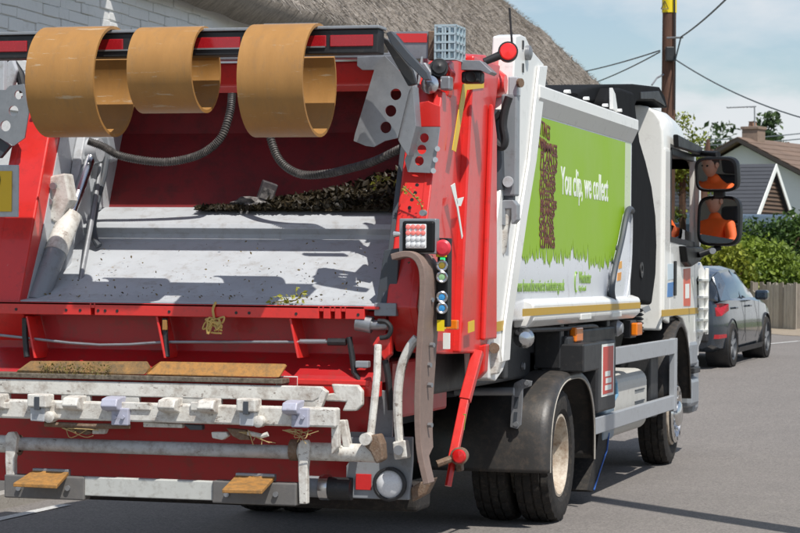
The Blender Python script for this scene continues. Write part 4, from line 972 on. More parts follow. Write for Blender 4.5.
# side walls: rear corner panel, door below the window, pillars
WZ0,WZ1=2.14,3.0                                         # window
WY0,WY1=5.34,6.66
def sidewall(s):
    X=s*XC; d=-s*.05
    MB().prism([(X,y,z) for y,z in ((CY0+.03,1.40),(5.30,1.36),(5.30,2.1),(5.26,3.0),(CY0+.03,3.0))],(d,0,0)).build('cab_corner',CABW,T,.012)
    D=MB().prism([(X,y,z) for y,z in ((5.315,1.42),(5.75,1.43),(6.10,1.39),(6.42,1.24),(6.56,1.0),(6.80,1.0),(6.84,1.7),(6.74,2.10),(5.315,2.16))],(d,0,0)).build('door',CABW,T,.010)
    MB().prism([(X,y,z) for y,z in ((6.815,1.0),(CY1-.02,1.0),(CY1-.02,1.3),(7.08,1.75),(6.98,2.1),(6.82,3.0),(6.70,3.0),(6.76,2.1),(6.855,1.7))],(d,0,0)).build('front_pillar',CABW,T,.01)
    MB().prism([(X,y,z) for y,z in ((5.315,2.165),(5.37,2.165),(5.34,3.0),(5.27,3.0))],(d,0,0)).build('window_post',BLACK,D,.004)
    MB().prism([(X+s*.004,y,z) for y,z in ((5.36,2.95),(6.68,2.95),(6.68,3.02),(5.30,3.02))],(d,0,0)).build('window_header',BLACKG,D,.006)
    MB().prism([(X+s*.006,y,z) for y,z in ((5.3,2.13),(6.74,2.09),(6.74,2.15),(5.3,2.18))],(d,0,0)).build('window_seal',BLACK,D,.004)
    MB().prism([(X-s*.025,y,z) for y,z in ((5.36,2.16),(6.74,2.10),(6.72,2.24),(5.36,2.30))],(d*.1,0,0)).build('window',GLASS,D)
    MB().prism([(X+s*.02,y,z) for y,z in ((5.30,3.02),(6.75,3.02),(6.82,3.10),(5.26,3.14))],(s*.05,0,0)).build('rain_gutter',BLACKG,T,.012)
    return D
DR=sidewall(1); sidewall(-1)
# swelling of the door between window and arch, wind deflector, handle, stickers
DRV=MB().prism([(XC,y,z) for y,z in ((6.70,2.96),(6.80,2.96),(6.90,2.2),(6.84,2.1),(6.78,2.1))],(.05,0,0)).build('pillar_trim',CABW,T,.01)
MB().prism([(XC+.002,y,z) for y,z in ((5.50,1.62),(5.62,1.62),(5.62,1.95),(5.50,1.95))],(.012,0,0)).build('door_handle',BLACKG,DR,.02,seg=3)
sticker('red_door_board', [(684,269),(690.5,268),(690.5,306),(684,306)], XC+.004, mat('orange red label',(.62,.10,.05),.4), DR)
sticker('board_print', [(685.4,284),(689.4,283.6),(689.4,298),(685.4,298.5)], XC+.0055, TEXTW, DR)
sticker('blue_label', [(668,283),(673.5,282),(673,296.5),(667.5,297)], XC+.003, mat('blue label',(.05,.20,.48),.4), T)
sticker('pale_label', [(668,264),(673.5,263.5),(673.5,279),(668,280)], XC+.003, mat('pale label',(.55,.66,.72),.4), T)
sticker('yellow_band', [(662,310),(698.5,307.5),(698.5,313.5),(662,316.5)], XC+.004, YSTRIPE, DR)
b=MB()
for k in range(3): p=at(681+k*1.6,249,x=XC+.002); b.box(p.x,p.x+.004,p.y-.02,p.y+.025,p.z-.03,p.z+.03)
b.build('model_badge',DGREY,DR)
sticker('drain_slot',[(642,308),(649,305),(651,310),(645,313)],1.14,GREYM,T)
# front of the cab (windscreen, grille, bumper)
MB().prism([(-1.08,6.83,3.05),(1.08,6.83,3.05),(1.10,7.06,2.0),(-1.10,7.06,2.0)],(0,.02,0)).build('windscreen',GLASS,T)
MB().box(-1.13,1.13,7.0,7.14,1.02,2.0).build('front_panel',CABW,T,.04)
MB().box(-1.14,1.14,6.92,7.25,.42,1.0).build('bumper',GREYM,T,.06)
MB().box(-1.08,1.08,CY0+.06,7.0,1.38,1.44).build('cab_floor',BLACK,T)
MB().box(-1.05,1.05,CY0+.052,CY0+.09,1.45,3.1).build('cab_lining',mat('pale cab trim',(.42,.40,.37),.8),T)
MB().prism([(-1.05,6.55,1.45),(-1.05,6.98,1.45),(-1.05,6.95,2.0),(-1.05,6.6,2.08),(-1.05,6.5,1.9)],(2.1,0,0)).build('dashboard',BLACK,T,.03)
# wheel arch and steps
ar=[]
for k in range(17):
    a=PI-PI*k/16; ar.append((FY+.70*math.cos(a), .60+.78*math.sin(a)))
for s in (1,-1):
    vs=[]
    for x,q in ((s*.7,1),(s*1.13,1),(s*1.185,.985),(s*1.19,.93)):
        for y,z in ar: vs.append((x,FY+(y-FY)*q,.60+(z-.60)*q))
    n=len(ar)
    o=MB().add(vs,[(j*n+i,j*n+i+1,(j+1)*n+i+1,(j+1)*n+i) for j in range(3) for i in range(n-1)],True).build('front_wheel_arch',GUARD,T,ang=60)
    so=o.modifiers.new('solid','SOLIDIFY'); so.thickness=.02; so.offset=-1
    # ribbed corner deflector ahead of the door
    pf=[(696,268),(701,262),(706,272),(706.5,300),(705,330),(699,347),(690,349),(690,338),(697,326),(697,300)]
    P=[at(x,y,x=1.15) for x,y in pf]
    if s==1:
        DF=MB().prism(P,(-.10,0,0)).build('corner_deflector',CABW,T,.008)
        yy0=at(699,300,x=1.15).y; yy1=at(705,300,x=1.15).y
        for py in (280,297,309,320,331):
            z=at(700,py,x=1.15).z; MB().box(1.151,1.19,yy0-.12,yy1,z-.012,z+.012).build('deflector_rib',CABW,DF,.003)
        MB().box(1.151,1.185,yy1-.02,yy1+.03,at(700,335,x=1.15).z,at(700,268,x=1.15).z).build('deflector_edge',CABW,DF,.006)
        MB().box(.95,1.17,6.50,6.95,.90,1.16).build('step_box',GREYM,T,.04)
        MB().box(.95,1.18,6.52,7.0,.50,.80).build('step_box',GREYM,T,.05)
        MB().box(1.0,1.20,6.55,6.92,.84,.90).build('step_tread',BLACK,T,.01)

# ---- seat, steering wheel -------------------------------------------
SEAT=mat('dark seat fabric',(.035,.037,.042),.85,bump=.2)
MB().box(.52,1.03,5.36,5.88,1.75,1.90).build('seat_cushion',SEAT,T,.06,seg=3)
MB().prism([(.52,5.34,1.85),(.52,5.48,1.85),(.52,5.39,2.50),(.52,5.28,2.50)],(.52,0,0)).build('seat_back',SEAT,T,.04,seg=3)
MB().box(.68,.90,5.29,5.39,2.52,2.70).build('head_rest',SEAT,T,.04,seg=3)
MB().box(.58,.97,5.41,5.86,1.44,1.76).build('seat_base',BLACK,T,.02)
sw=[]
cw=Vector((.77,6.36,2.12)); nu=Vector((0,-.55,.83)).normalized(); e1=Vector((1,0,0)); e2=nu.cross(e1)
MB().tube([cw+(e1*math.cos(2*PI*k/28)+e2*math.sin(2*PI*k/28))*.225 for k in range(29)],.016,8).build('steering_wheel',BLACK,T)
MB().tube([cw,cw-nu*.35],.04,10).build('steering_column',BLACK,T)
b=MB()
for k in range(3):
    a=PI/2+2*PI*k/3; b.tube([cw,cw+(e1*math.cos(a)+e2*math.sin(a))*.22],.014,6)
b.build('wheel_spokes',BLACK,T)

# ---- mirrors ---------------------------------------------------------
HEAD=Vector((.62,5.50,2.60))
def mirror(px0,py0,px1,py1,x,target,dz):
    c=at((px0+px1)/2,(py0+py1)/2,x=x)
    n=((CAM-c).normalized()+(Vector(target)-c).normalized()).normalized()
    up=Vector((0,0,1)); rt=up.cross(n).normalized(); up=n.cross(rt)       # rt is image-right
    # half sizes from measured extents
    D=(c-CAM).dot(cf); hw=(px1-px0)/2*D/FPX/abs(rt.dot(CR)); hh=(py1-py0)/2*D/FPX
    def face(k,dep,e=3.4,seg=36):
        out=[]
        for i in range(seg):
            a=2*PI*i/seg; q=2/e
            out.append(c+rt*math.copysign(abs(math.cos(a))**q,math.cos(a))*hw*k+up*math.copysign(abs(math.sin(a))**q,math.sin(a))*(hh-hw*(1-k))*1.0+n*dep)
        return out
    def ringpts(ew,eh,dep,e=4.5,seg=36):
        return [c+rt*math.copysign(abs(math.cos(2*PI*i/seg))**(2/e),math.cos(2*PI*i/seg))*ew+up*math.copysign(abs(math.sin(2*PI*i/seg))**(2/e),math.sin(2*PI*i/seg))*eh+n*dep for i in range(seg)]
    secs=[ringpts(hw-.03,hh-.03,.0),ringpts(hw-.022,hh-.022,.022),ringpts(hw,hh,.012),ringpts(hw*1.0,hh*1.0,-.06),ringpts(hw*.9,hh*.9,-.13),ringpts(hw*.55,hh*.6,-.17)]
    h=loft('mirror_housing',secs,BLACKG,T,ang=50)
    g=MB().add(ringpts(hw-.024,hh-.024,.004),[tuple(range(36))]).build('mirror_glass',MIRROR,h)
    return c,n,h
c1,n1,h1=mirror(699,196,739,246,1.42,(.84,5.66,2.50),0)
c2,n2,h2=mirror(697,157,736,192,1.42,(.80,5.62,2.58),0)
MB().box(c1.x-.06,c1.x+.06,c1.y-.02,c1.y+.08,c1.z+.225,c2.z-.15).build('mirror_link',BLACK,T,.02)
MB().tube([Vector((1.13,6.74,3.03)),Vector((1.24,6.70,3.03)),Vector((c2.x,c2.y+.06,c2.z+.20)),Vector((c2.x,c2.y+.06,c2.z+.12))],.032,10).build('mirror_arm',BLACKG,T)
MB().tube([Vector((1.13,6.66,2.02)),Vector((1.25,6.5,2.02)),Vector((c1.x,c1.y+.06,c1.z-.26))],.03,10).build('mirror_arm',BLACKG,T)
fa=[at(x,y,x=1.22) for x,y in ((686,246),(703,247),(707,252),(700,262),(692,267),(688,262))]
MB().prism(fa,(-.10,0,0)).build('mirror_base',BLACKG,T,.02,seg=3)
p=at(713,251,x=1.42); MB().disc(p,(0,-1,0),.03,.03,12).build('mirror_knob',GREYM,T)

# ---- driver ----------------------------------------------------------
SKIN=mat('skin',(.48,.26,.18),.5,var=.04,dscale=20)
HIVIS=mat('orange high visibility fabric',(.90,.13,.012),.75,var=.08,dscale=9,bump=.15,bscale=30)
TROUS=mat('dark trousers',(.03,.035,.05),.85)
HAIR=mat('dark hair',(.03,.022,.016),.8,bump=.5,bscale=120)
DVR=thing('person',(.79,5.62,1.91),'driver in an orange high visibility top seated at the wheel, seen in the mirrors','person')
def skinned(name, nodes, edges, mt, par, sub=2):
    me=bpy.data.meshes.new(name); me.from_pydata([n_[0] for n_ in nodes],edges,[]); o=bpy.data.objects.new(name,me); COL.objects.link(o)
    md=o.modifiers.new('skin','SKIN'); 
    for v,n_ in zip(me.skin_vertices[0].data,nodes): v.radius=n_[1] if isinstance(n_[1],tuple) else (n_[1],n_[1])
    me.skin_vertices[0].data[0].use_root=True
    md.use_smooth_shade=True; s2=o.modifiers.new('sub','SUBSURF'); s2.levels=sub; s2.render_levels=sub
    me.materials.append(mt); o.parent=par; o.matrix_parent_inverse=pinv(par); return o
bx_,by_=.79,5.62
bn=[((bx_,by_,1.98),.15),((bx_,by_+.01,2.12),.155),((bx_,by_+.02,2.28),.165),((bx_,by_+.02,2.42),.155),((bx_,by_+.03,2.52),.075),((bx_,by_+.05,2.60),.06),
    ((bx_+.17,by_+.02,2.45),.075),((bx_+.30,by_+.16,2.24),.055),((bx_+.20,by_+.42,2.22),.045),((bx_+.17,by_+.62,2.27),.032),
    ((bx_-.17,by_+.02,2.45),.075),((bx_-.28,by_+.2,2.22),.055),((bx_-.20,by_+.46,2.22),.045),((bx_-.19,by_+.64,2.26),.032),
    ((bx_+.10,by_+.08,1.98),.09),((bx_+.14,by_+.48,2.0),.075),((bx_+.14,by_+.60,1.62),.05),((bx_+.14,by_+.74,1.50),.04),
    ((bx_-.10,by_+.08,1.98),.09),((bx_-.14,by_+.48,2.0),.075),((bx_-.14,by_+.60,1.62),.05),((bx_-.14,by_+.74,1.50),.04)]
be=[(0,1),(1,2),(2,3),(3,4),(4,5),(3,6),(6,7),(7,8),(8,9),(3,10),(10,11),(11,12),(12,13),(0,14),(14,15),(15,16),(16,17),(0,18),(18,19),(19,20),(20,21)]
body=skinned('body',bn,be,HIVIS,DVR)
def head(c):
    b=bmesh.new(); bmesh.ops.create_uvsphere(b,u_segments=20,v_segments=16,radius=1)
    for v in b.verts:
        x,y,z=v.co; k=1-.22*max(0,-z)
        nose=.022*math.exp(-((x/.13)**2+((z+.08)/.22)**2)) if y>.3 else 0
        eye=-.008*math.exp(-(((abs(x)-.38)/.16)**2+((z-.08)/.13)**2)) if y>.3 else 0
        chin=.012*math.exp(-((x/.3)**2+((z+.8)/.25)**2)) if y>.2 else 0
        v.co=Vector((c[0]+x*.078*k, c[1]+y*.098*(1-.1*max(0,-z))+nose*1.2+eye+chin, c[2]+z*.125))
    me=bpy.data.meshes.new('head'); b.to_mesh(me); b.free(); me.polygons.foreach_set('use_smooth',[True]*len(me.polygons)); me.materials.append(SKIN)
    o=bpy.data.objects.new('head',me); COL.objects.link(o); o.parent=DVR; o.matrix_parent_inverse=Matrix.Translation(-DVR.location); return o
hc=(bx_,by_+.07,2.70); HD=head(hc)
hb=MB(); vs=[];n=20
for i in range(8):
    t=i/7*PI*.56
    for k in range(n):
        a=2*PI*k/n; vs.append((hc[0]+.083*math.sin(t)*math.cos(a),hc[1]-.014+.1*math.sin(t)*math.sin(a)*(.9 if math.sin(a)>0 else 1.04),hc[2]+.018+.122*math.cos(t)))
hb.add(vs,[(i*n+k,i*n+(k+1)%n,(i+1)*n+(k+1)%n,(i+1)*n+k) for i in range(7) for k in range(n)],True).build('hair',HAIR,DVR)
for s in (-1,1):
    MB().lathe((hc[0]+s*.078,hc[1]-.005,hc[2]),(s,0,0),[(0,.028),(.012,.03),(.016,.018),(.01,.001)],12).build('ear',SKIN,DVR)
    MB().lathe((hc[0]+s*.03,hc[1]+.088,hc[2]+.012),(0,1,0),[(-.01,.012),(.003,.010),(.006,.001)],10).build('eye',BLACKG,DVR)
    # hands gripping the wheel rim
    wx=bx_+(.17 if s>0 else -.19); wr=Vector((wx,by_+.63,2.265)); gp_=Vector((bx_-.02+s*.20,6.32,2.19))
    pn=[(tuple(wr),.028),(tuple(wr.lerp(gp_,.45)),(.026,.036)),(tuple(wr.lerp(gp_,.85)),(.024,.040))]
    skinned('palm',pn,[(0,1),(1,2)],SKIN,DVR)
    for k in range(4):
        base=wr.lerp(gp_,.85)+Vector((s*(.034-.021*k),0,.004*k)); L_=(.9,1,.95,.75)[k]
        fn=[(tuple(base),.0095),(tuple(base+Vector((0,.035*L_,.018))),.009),(tuple(base+Vector((0,.058*L_,-.008))),.0085),(tuple(base+Vector((0,.045*L_,-.032))),.008)]
        skinned('finger',fn,[(0,1),(1,2),(2,3)],SKIN,DVR,1)
    tb=wr.lerp(gp_,.4)+Vector((-s*.03,0,0))
    skinned('thumb',[(tuple(tb),.011),(tuple(tb+Vector((-s*.018,.035,.008))),.010),(tuple(tb+Vector((-s*.012,.065,.0))),.009)],[(0,1),(1,2)],SKIN,DVR,1)
MB().tube([Vector((bx_+s_*.13,by_+.0,1.985)) if False else Vector((bx_-.14+.28*k/6,by_+.19-.02*abs(k-3),2.02)) for k in range(7) for s_ in (1,)],.02,8).build('waist_band',TROUS,DVR)

# ================================================================== load in the hopper
def leaf_mesh(pts, size, jitter=.5, asp=.55, up=0.0, rng=RNG):
    """one small bent leaf (two quads) for each point"""
    n=len(pts); pts=np.asarray(pts,float)
    d=rng.normal(size=(n,3)); d[:,2]+=up; d/=np.linalg.norm(d,axis=1,keepdims=True)
    e=rng.normal(size=(n,3)); e-=d*(e*d).sum(1,keepdims=True); e/=np.linalg.norm(e,axis=1,keepdims=True)
    nn=np.cross(d,e); s=(size*(1+jitter*rng.uniform(-1,1,n)))[:,None]
    a=pts-d*s*.5; b=pts+e*s*asp*.5+nn*s*.08; c=pts+d*s*.5; f=pts-e*s*asp*.5+nn*s*.08
    vs=np.stack([a,b,c,f],1).reshape(-1,3); fs=[(4*i,4*i+1,4*i+2,4*i+3) for i in range(n)]
    return vs.tolist(),fs
def leafmat(name, c1, c2, scale=2.5, trans=.25):
    M=bpy.data.materials.new(name); M.use_nodes=True; N=M.node_tree.nodes; K=M.node_tree.links.new; b=N['Principled BSDF']
    g=N.new('ShaderNodeNewGeometry'); n1=N.new('ShaderNodeTexNoise'); n1.inputs['Scale'].default_value=scale; n1.inputs['Detail'].default_value=3
    K(g.outputs['Position'],n1.inputs['Vector'])
    ad=N.new('ShaderNodeMath'); ad.operation='MULTIPLY_ADD'; ad.inputs[1].default_value=.35
    K(g.outputs['Random Per Island'],ad.inputs[0]); K(n1.outputs['Fac'],ad.inputs[2])
    r=N.new('ShaderNodeValToRGB'); r.color_ramp.elements[0].position=.42; r.color_ramp.elements[1].position=.86
    r.color_ramp.elements[0].color=(*c1,1); r.color_ramp.elements[1].color=(*c2,1); K(ad.outputs[0],r.inputs['Fac']); K(r.outputs['Color'],b.inputs['Base Color'])
    b.inputs['Roughness'].default_value=.5; b.inputs['Specular IOR Level'].default_value=.35
    t=N.new('ShaderNodeBsdfTranslucent'); K(r.outputs['Color'],t.inputs['Color']); mxs=N.new('ShaderNodeMixShader'); mxs.inputs['Fac'].default_value=trans
    K(b.outputs[0],mxs.inputs[1]); K(t.outputs[0],mxs.inputs[2]); K(mxs.outputs[0],N['Material Output'].inputs['Surface']); return M
HEAPM=leafmat('wilted clippings',(.010,.008,.005),(.040,.030,.014),9,.05)
pts=[]
for k in range(5200):
    x=RNG.uniform(-.55,1.02); t=(x+.55)/1.57; h=(.05+.36*t**2.2)*(1 if x>-.1 else .35); y=RNG.uniform(-2.84,-2.52)
    hh=h*max(0,1-((y+2.62)/.26)**2)
    pts.append((x,y,2.215+RNG.uniform(0,1)*hh))
v,f=leaf_mesh(pts,.045)
heap=MB().add(v,f).build('garden_waste',HEAPM); tag(heap,'dark heap of garden clippings lying on the grey packing blade',kind='stuff')
heap['category']='clippings'
hp=MB(); vs=[];nx=26
for i in range(nx+1):
    x=-.5+1.52*i/nx; t=i/nx; h=(.03+.31*t**2.2)
    for k in range(7):
        a=PI*k/6; vs.append((x,-2.64-.17*math.cos(a),2.20+h*math.sin(a)*(1+.15*math.sin(i*2.3+k))))
hp.add(vs,[(i*7+k,i*7+k+1,(i+1)*7+k+1,(i+1)*7+k) for i in range(nx) for k in range(6)],True)
o=hp.build('waste_core',HEAPM,heap); o['kind']='stuff'
# crumpled packaging on the blade
PKW=mat('crumpled pale wrapper',(.30,.28,.27),.5,dirt=1.1,dirtcol=(.012,.012,.014),dscale=9)
def crumple(c, sx, sy, sz, name, label):
    b=bmesh.new(); bmesh.ops.create_icosphere(b,subdivisions=2,radius=1)
    for q in b.verts:
        k=1+random.uniform(-.3,.25); q.co=Vector((c[0]+q.co.x*sx*k,c[1]+q.co.y*sy*k,c[2]+q.co.z*sz*k))
    me=bpy.data.meshes.new(name); b.to_mesh(me); b.free(); me.materials.append(PKW); o=bpy.data.objects.new(name,me); COL.objects.link(o)
    return tag(o,label,'wrapper')
p=at(249,199,y=-2.72); crumple((p.x,-2.72,2.255),.12,.07,.045,'crumpled_bag','crumpled black and white packaging lying flat on the blade left of the clippings')
p=at(266,193,y=-2.68); CTN=Matrix.Rotation(.35,3,'Y') @ Matrix.Rotation(.5,3,'Z')
cq=MB().obox((p.x,-2.68,2.305),CTN @ Vector((.05,0,0)),CTN @ Vector((0,.03,0)),CTN @ Vector((0,0,.085))).build('torn_carton',mat('dark printed card',(.05,.045,.05),.6,dirt=.5,dirtcol=(.2,.18,.17),dscale=14),None,.006)
tag(cq,'torn dark carton leaning against the dark red hopper plate','carton')
MB().obox(Vector((p.x,-2.68,2.305)) + CTN @ Vector((0,-.032,.01)),CTN @ Vector((.038,0,0)),CTN @ Vector((0,.002,0)),CTN @ Vector((0,0,.035))).build('paper_label',PKW,cq)
# sprigs
SPRIG=leafmat('yellow green sprig',(.20,.22,.03),(.42,.40,.06),8)
def sprig(name, path, n, size, label, spread=.02):
    b=MB(); P=smooth_path(path,6); b.tube(P,.004,5)
    o_=b.build(name,mat('thin stem',(.20,.15,.05),.7))
    pts=[]
    for k in range(n):
        q=random.choice(P); pts.append((q.x+random.uniform(-spread,spread),q.y+random.uniform(-spread,spread),q.z+random.uniform(-spread,spread)))
    v,f=leaf_mesh(pts,size); l=MB().add(v,f).build('leaves',SPRIG,o_); 
    return tag(o_,label,'sprig')
sprig('hanging_sprig',[at(x,y,y=-3.3) for x,y in ((374,186),(380,178),(388,179),(396,183),(404,188))],46,.026,'yellow leafed sprig hanging across the dark hopper edge')
sprig('hanging_sprig',[at(x,y,y=-3.74) for x,y in ((403,186),(412,194),(420,203),(423,212))],30,.022,'thin leafy sprig trailing down the red flange above the tail light')
sprig('leafy_sprig',[at(x,y,y=-3.9) for x,y in ((272,303),(284,301),(296,300),(302,293))],60,.028,'small green sprig lying on the red sill bar',.035)
# twine knot on the sill
TW=mat('yellow twine',(.55,.38,.12),.8,var=.1,dscale=50)
b=MB(); random.seed(21)
b.tube(smooth_path([at(x,y,y=-3.965) for x,y in ((216,302),(213,309),(214,318))],5),.008,6)
for k in range(9):
    P=[at(213+random.uniform(-8,9),323+random.uniform(-5,12),y=-3.975-random.uniform(0,.03)) for _ in range(4)]
    b.tube(smooth_path([at(214,319,y=-3.97)]+P[:3],5),.006,5)
b.tube(smooth_path([at(x,y,y=-3.97) for x,y in ((214,320),(206,322),(203,329),(210,326),(216,320),(224,317),(222,323),(215,322))],6),.006,5)
tag(b.build('twine_knot',TW),'knotted yellow twine tied around the red sill bar','twine')

# leaf litter scattered over the sloping blade and the sill
pts=[]
for k in range(150):
    x=RNG.uniform(-1.2,.95); t=RNG.uniform()**.6; y=-3.05-.78*t; pts.append((x,y,2.0-(t*.78)*.463+.014))
for k in range(60): pts.append((RNG.uniform(-1.2,.95),RNG.uniform(-3.84,-3.70),1.655+RNG.uniform(0,.02)))
v,f=leaf_mesh(pts,.017,up=.0); o=MB().add(v,f).build('leaf_litter',leafmat('dry leaf bits',(.06,.04,.02),(.24,.18,.07),14,.1)); tag(o,'dry leaf bits scattered over the grey blade',kind='stuff'); o['category']='litter'
# moss and clippings caught on the dirty strip
pts=[]
for k in range(420):
    px=RNG.uniform(40,112); py=RNG.uniform(363,376); p=at(px,py,y=-4.03-(py-361)*.004); pts.append((p.x,p.y-.01,p.z+.003))
v,f=leaf_mesh(pts,.012); o=MB().add(v,f).build('moss_crumbs',leafmat('moss',(.08,.065,.02),(.24,.21,.05),20)); tag(o,'moss and grass crumbs stuck to the ochre rubber strip',kind='stuff'); o['category']='moss'

# dry grass wisps caught under the comb bar
DG=mat('dry grass',(.45,.33,.15),.8); random.seed(77)
for px,py,n_ in ((285,430,6),(62,428,4),(240,432,5)):
    b=MB()
    for k in range(n_):
        q=[at(px+random.uniform(-3,3),py,y=-4.2)]
        for j in range(3): q.append(at(px+random.uniform(4,14)*(j+1)*.9,py+random.uniform(-1,7)*(j+1)*.7,y=-4.2+random.uniform(-.03,.03)))
        b.tube(smooth_path(q,4),.0028,4)
    tag(b.build('grass_wisp',DG),{285:'longest dry grass wisp hanging below the comb bar near its lilac tooth',62:'short dry grass wisp hanging under the latch rod',240:'dry grass wisp tangled in the rusty pivot lugs'}[px],'grass')
# ================================================================== thatched cottage
E0=at(205,14,d=27); XE=E0.x; ZE=E0.z+.36
YA,YB=1.0,36.5; XW=XE-.50
HALF=3.3; RISE=3.1
COT=thing('thatched_cottage',(XW-2.8,18,zg(18)),'long white walled cottage under a grey brown thatched roof behind the lorry','cottage')
WALLM=mat('white limewash',(.70,.70,.68),.85,dirt=.22,dirtcol=(.38,.36,.33),dscale=1.5,var=.03,bump=.35,bscale=25)
MB().box(XW-5.6,XW,YA,YB-.6,-.2,ZE+.15).build('wall',WALLM,COT)
# painted stones of the wall, coursed unevenly where they can be told apart
stones={}
random.seed(31); zc=ZE-1.9; row=0
while zc<ZE+.2:
    hrow=random.uniform(.085,.15); y=2.6+random.uniform(0,.3)
    while y<9.6:
        L_=random.uniform(.25,.6); q=pj((XW,y+L_/2,zc+hrow/2))
        if -200<q[0]<280 and -60<q[1]<110:
            dz=[random.uniform(-.008,.008) for _ in range(4)]; pr_=random.uniform(.010,.026)
            MB().prism([(XW-.02,y+.006,zc+.006+dz[0]),(XW-.02,y+L_-.006,zc+.006+dz[1]),(XW-.02,y+L_-.006,zc+hrow-.004+dz[2]),(XW-.02,y+.006,zc+hrow-.004+dz[3])],(.02+pr_,0,0)).build('stone',WALLM,COT,.008)
        y+=L_
    zc+=hrow
wy=at(112,14,x=XW).y
OAKF=mat('painted window frame',(.66,.66,.62),.6); DOORM=mat('dark green door paint',(.03,.07,.05),.4)
for yw,zw in ((3.0,1.9),(11.5,1.9),(16.5,1.9),(22.0,2.0),(28.0,2.0),(14.0,4.0),(25.0,4.1)):
    wd=MB().box(XW+.004,XW+.03,yw-.55,yw+.55,zw-.5,zw+.5).build('window',GLASSD,COT)
    for k in (-1,0,1): MB().box(XW+.006,XW+.06,yw+.55*k-.03,yw+.55*k+.03,zw-.53,zw+.53).build('frame',OAKF,wd)
    for k in (-1,0,1): MB().box(XW+.007,XW+.057,yw-.58,yw+.58,zw+.5*k-.028,zw+.5*k+.028).build('frame',OAKF,wd)
    MB().box(XW+.001,XW+.12,yw-.65,yw+.65,zw-.60,zw-.54).build('sill',OAKF,wd)
dr=MB().box(XW+.004,XW+.05,19.0,19.9,zg(19.5),zg(19.5)+2.0).build('door',DOORM,COT,.01)
MB().lathe((XW+.05,19.8,1.5),(1,0,0),[(0,.012),(.03,.012),(.035,.028),(.06,.02),(.062,.001)],12).build('handle',STEEL,dr)
def roofz(x,y,rnd=True):
    dx=min(XE-x, x-(XE-2*HALF)); de=(YB-y)*1.05
    t=max(0,min(dx,de)/HALF); t2=min(1,t)
    g=math.sin(min(1,t2)*PI/2)**1.0*.30+t2*.70
    z=ZE+.06+RISE*g
    if x>XE-HALF: z+=1.15*math.exp(-((y-(wy-.45))/.33)**2)*max(0,1-t*1.6)  # out-of-view eave bump, added to let a sun patch onto the wall
    return z
nxr,nyr=36,110; vs=[]
for j in range(nyr+1):
    y=YA+(YB-YA)*j/nyr
    for i in range(nxr+1):
        u=i/nxr; x=XE-2*HALF*u
        vs.append((x,y,roofz(x,y)+.035*math.sin(x*5+y*3)*math.sin(y*1.7)+random.uniform(-.012,.012)))
fs=[(j*(nxr+1)+i,j*(nxr+1)+i+1,(j+1)*(nxr+1)+i+1,(j+1)*(nxr+1)+i) for j in range(nyr) for i in range(nxr)]
THATCH=mat('weathered thatch',(.27,.235,.20),.95,dirt=.7,dirtcol=(.085,.068,.05),dscale=3.0,var=.28,bump=.9,bscale=26,stretch=(1,2.6,1))
RF=MB().add(vs,fs,True).build('thatch_roof',THATCH,COT)
so=RF.modifiers.new('solid','SOLIDIFY'); so.thickness=.42; so.offset=-1
# loose straw ends
NS=42000
ys=RNG.uniform(7.5,YB-.05,NS); uu=RNG.uniform(0.005,.56,NS); sv=[];sf=[]
for k in range(NS):
    y=ys[k]; x=XE-2*HALF*uu[k]; z=roofz(x,y)+.012
    dx=.02; gz=(roofz(x-dx,y)-roofz(x+dx,y))/(2*dx); gy=(roofz(x,y+dx)-roofz(x,y-dx))/(2*dx)
    g=Vector((1,0,-gz)) if abs(gz)>=abs(gy)*.9 else Vector((0,1,gy)); 
    d=g.normalized()*RNG.uniform(.05,.17)+Vector((RNG.normal(0,.02),RNG.normal(0,.035),RNG.normal(0.025,.025)))
    s_=Vector((0,1,0)) if abs(g.x)>0 else Vector((1,0,0)); w=s_*RNG.uniform(.008,.024); p=Vector((x,y,z))
    o_=len(sv); sv += [p-w,p+w,p+d+w*.5+Vector((0,0,.02)),p+d-w*.5+Vector((0,0,.02))]; sf.append((o_,o_+1,o_+2,o_+3))
STRAW=leafmat('straw ends',(.055,.042,.03),(.60,.54,.47),3.2,.1)
o=MB().add(sv,sf).build('straw',STRAW,COT); o['kind']='stuff'
# under-eave boards
MB().box(XW+.002,XE-.06,YA,YB-.2,ZE-.02,ZE+.02).build('soffit',mat('dark oak',(.10,.075,.05),.9,bump=.3),COT) if False else None

# ================================================================== telegraph poles and wires
POLEM=mat('creosoted timber',(.13,.062,.038),.85,dirt=.65,dirtcol=(.03,.022,.02),dscale=4,var=.25,bump=.5,bscale=30,stretch=(6,6,.5))
pb=at(667.5,200,d=47); py_=pb.y; pz=zg(py_)
TP=thing('telegraph_pole',(pb.x,py_,pz),'brown creosoted telegraph pole with yellow warning sign behind the lorry cab','pole')
MB().tube([(pb.x,py_,pz-.3),(pb.x,py_,pz+4),(pb.x+.0,py_,pz+9)],[.15,.14,.125],20).build('shaft',POLEM,TP)
a=at(660,14,d=46.85); c=at(675,-12,d=46.85)
vs=[];zA,zB=at(667,13,d=47).z,at(667,-16,d=47).z
for z in (zA,zB):
    for k in range(13): q=PI+PI*(k/12)*1.0; vs.append((pb.x+.146*math.cos(q),py_+.146*math.sin(q),z))
SG=MB().add(vs,[(k,k+1,14+k,13+k) for k in range(12)],True).build('warning_sign',YLABEL,TP)
tri=[at(661,9,d=46.84),at(668.5,9,d=46.84),at(664.8,1,d=46.84)]
b=MB()
for i in range(3): b.tube([tri[i],tri[(i+1)%3]],.008,5)
b.tube([at(664.8,3,d=46.84),at(664.4,6,d=46.84),at(665.2,6.2,d=46.84),at(664.8,8,d=46.84)],.006,5)
b.build('hazard_symbol',BLACK,SG)
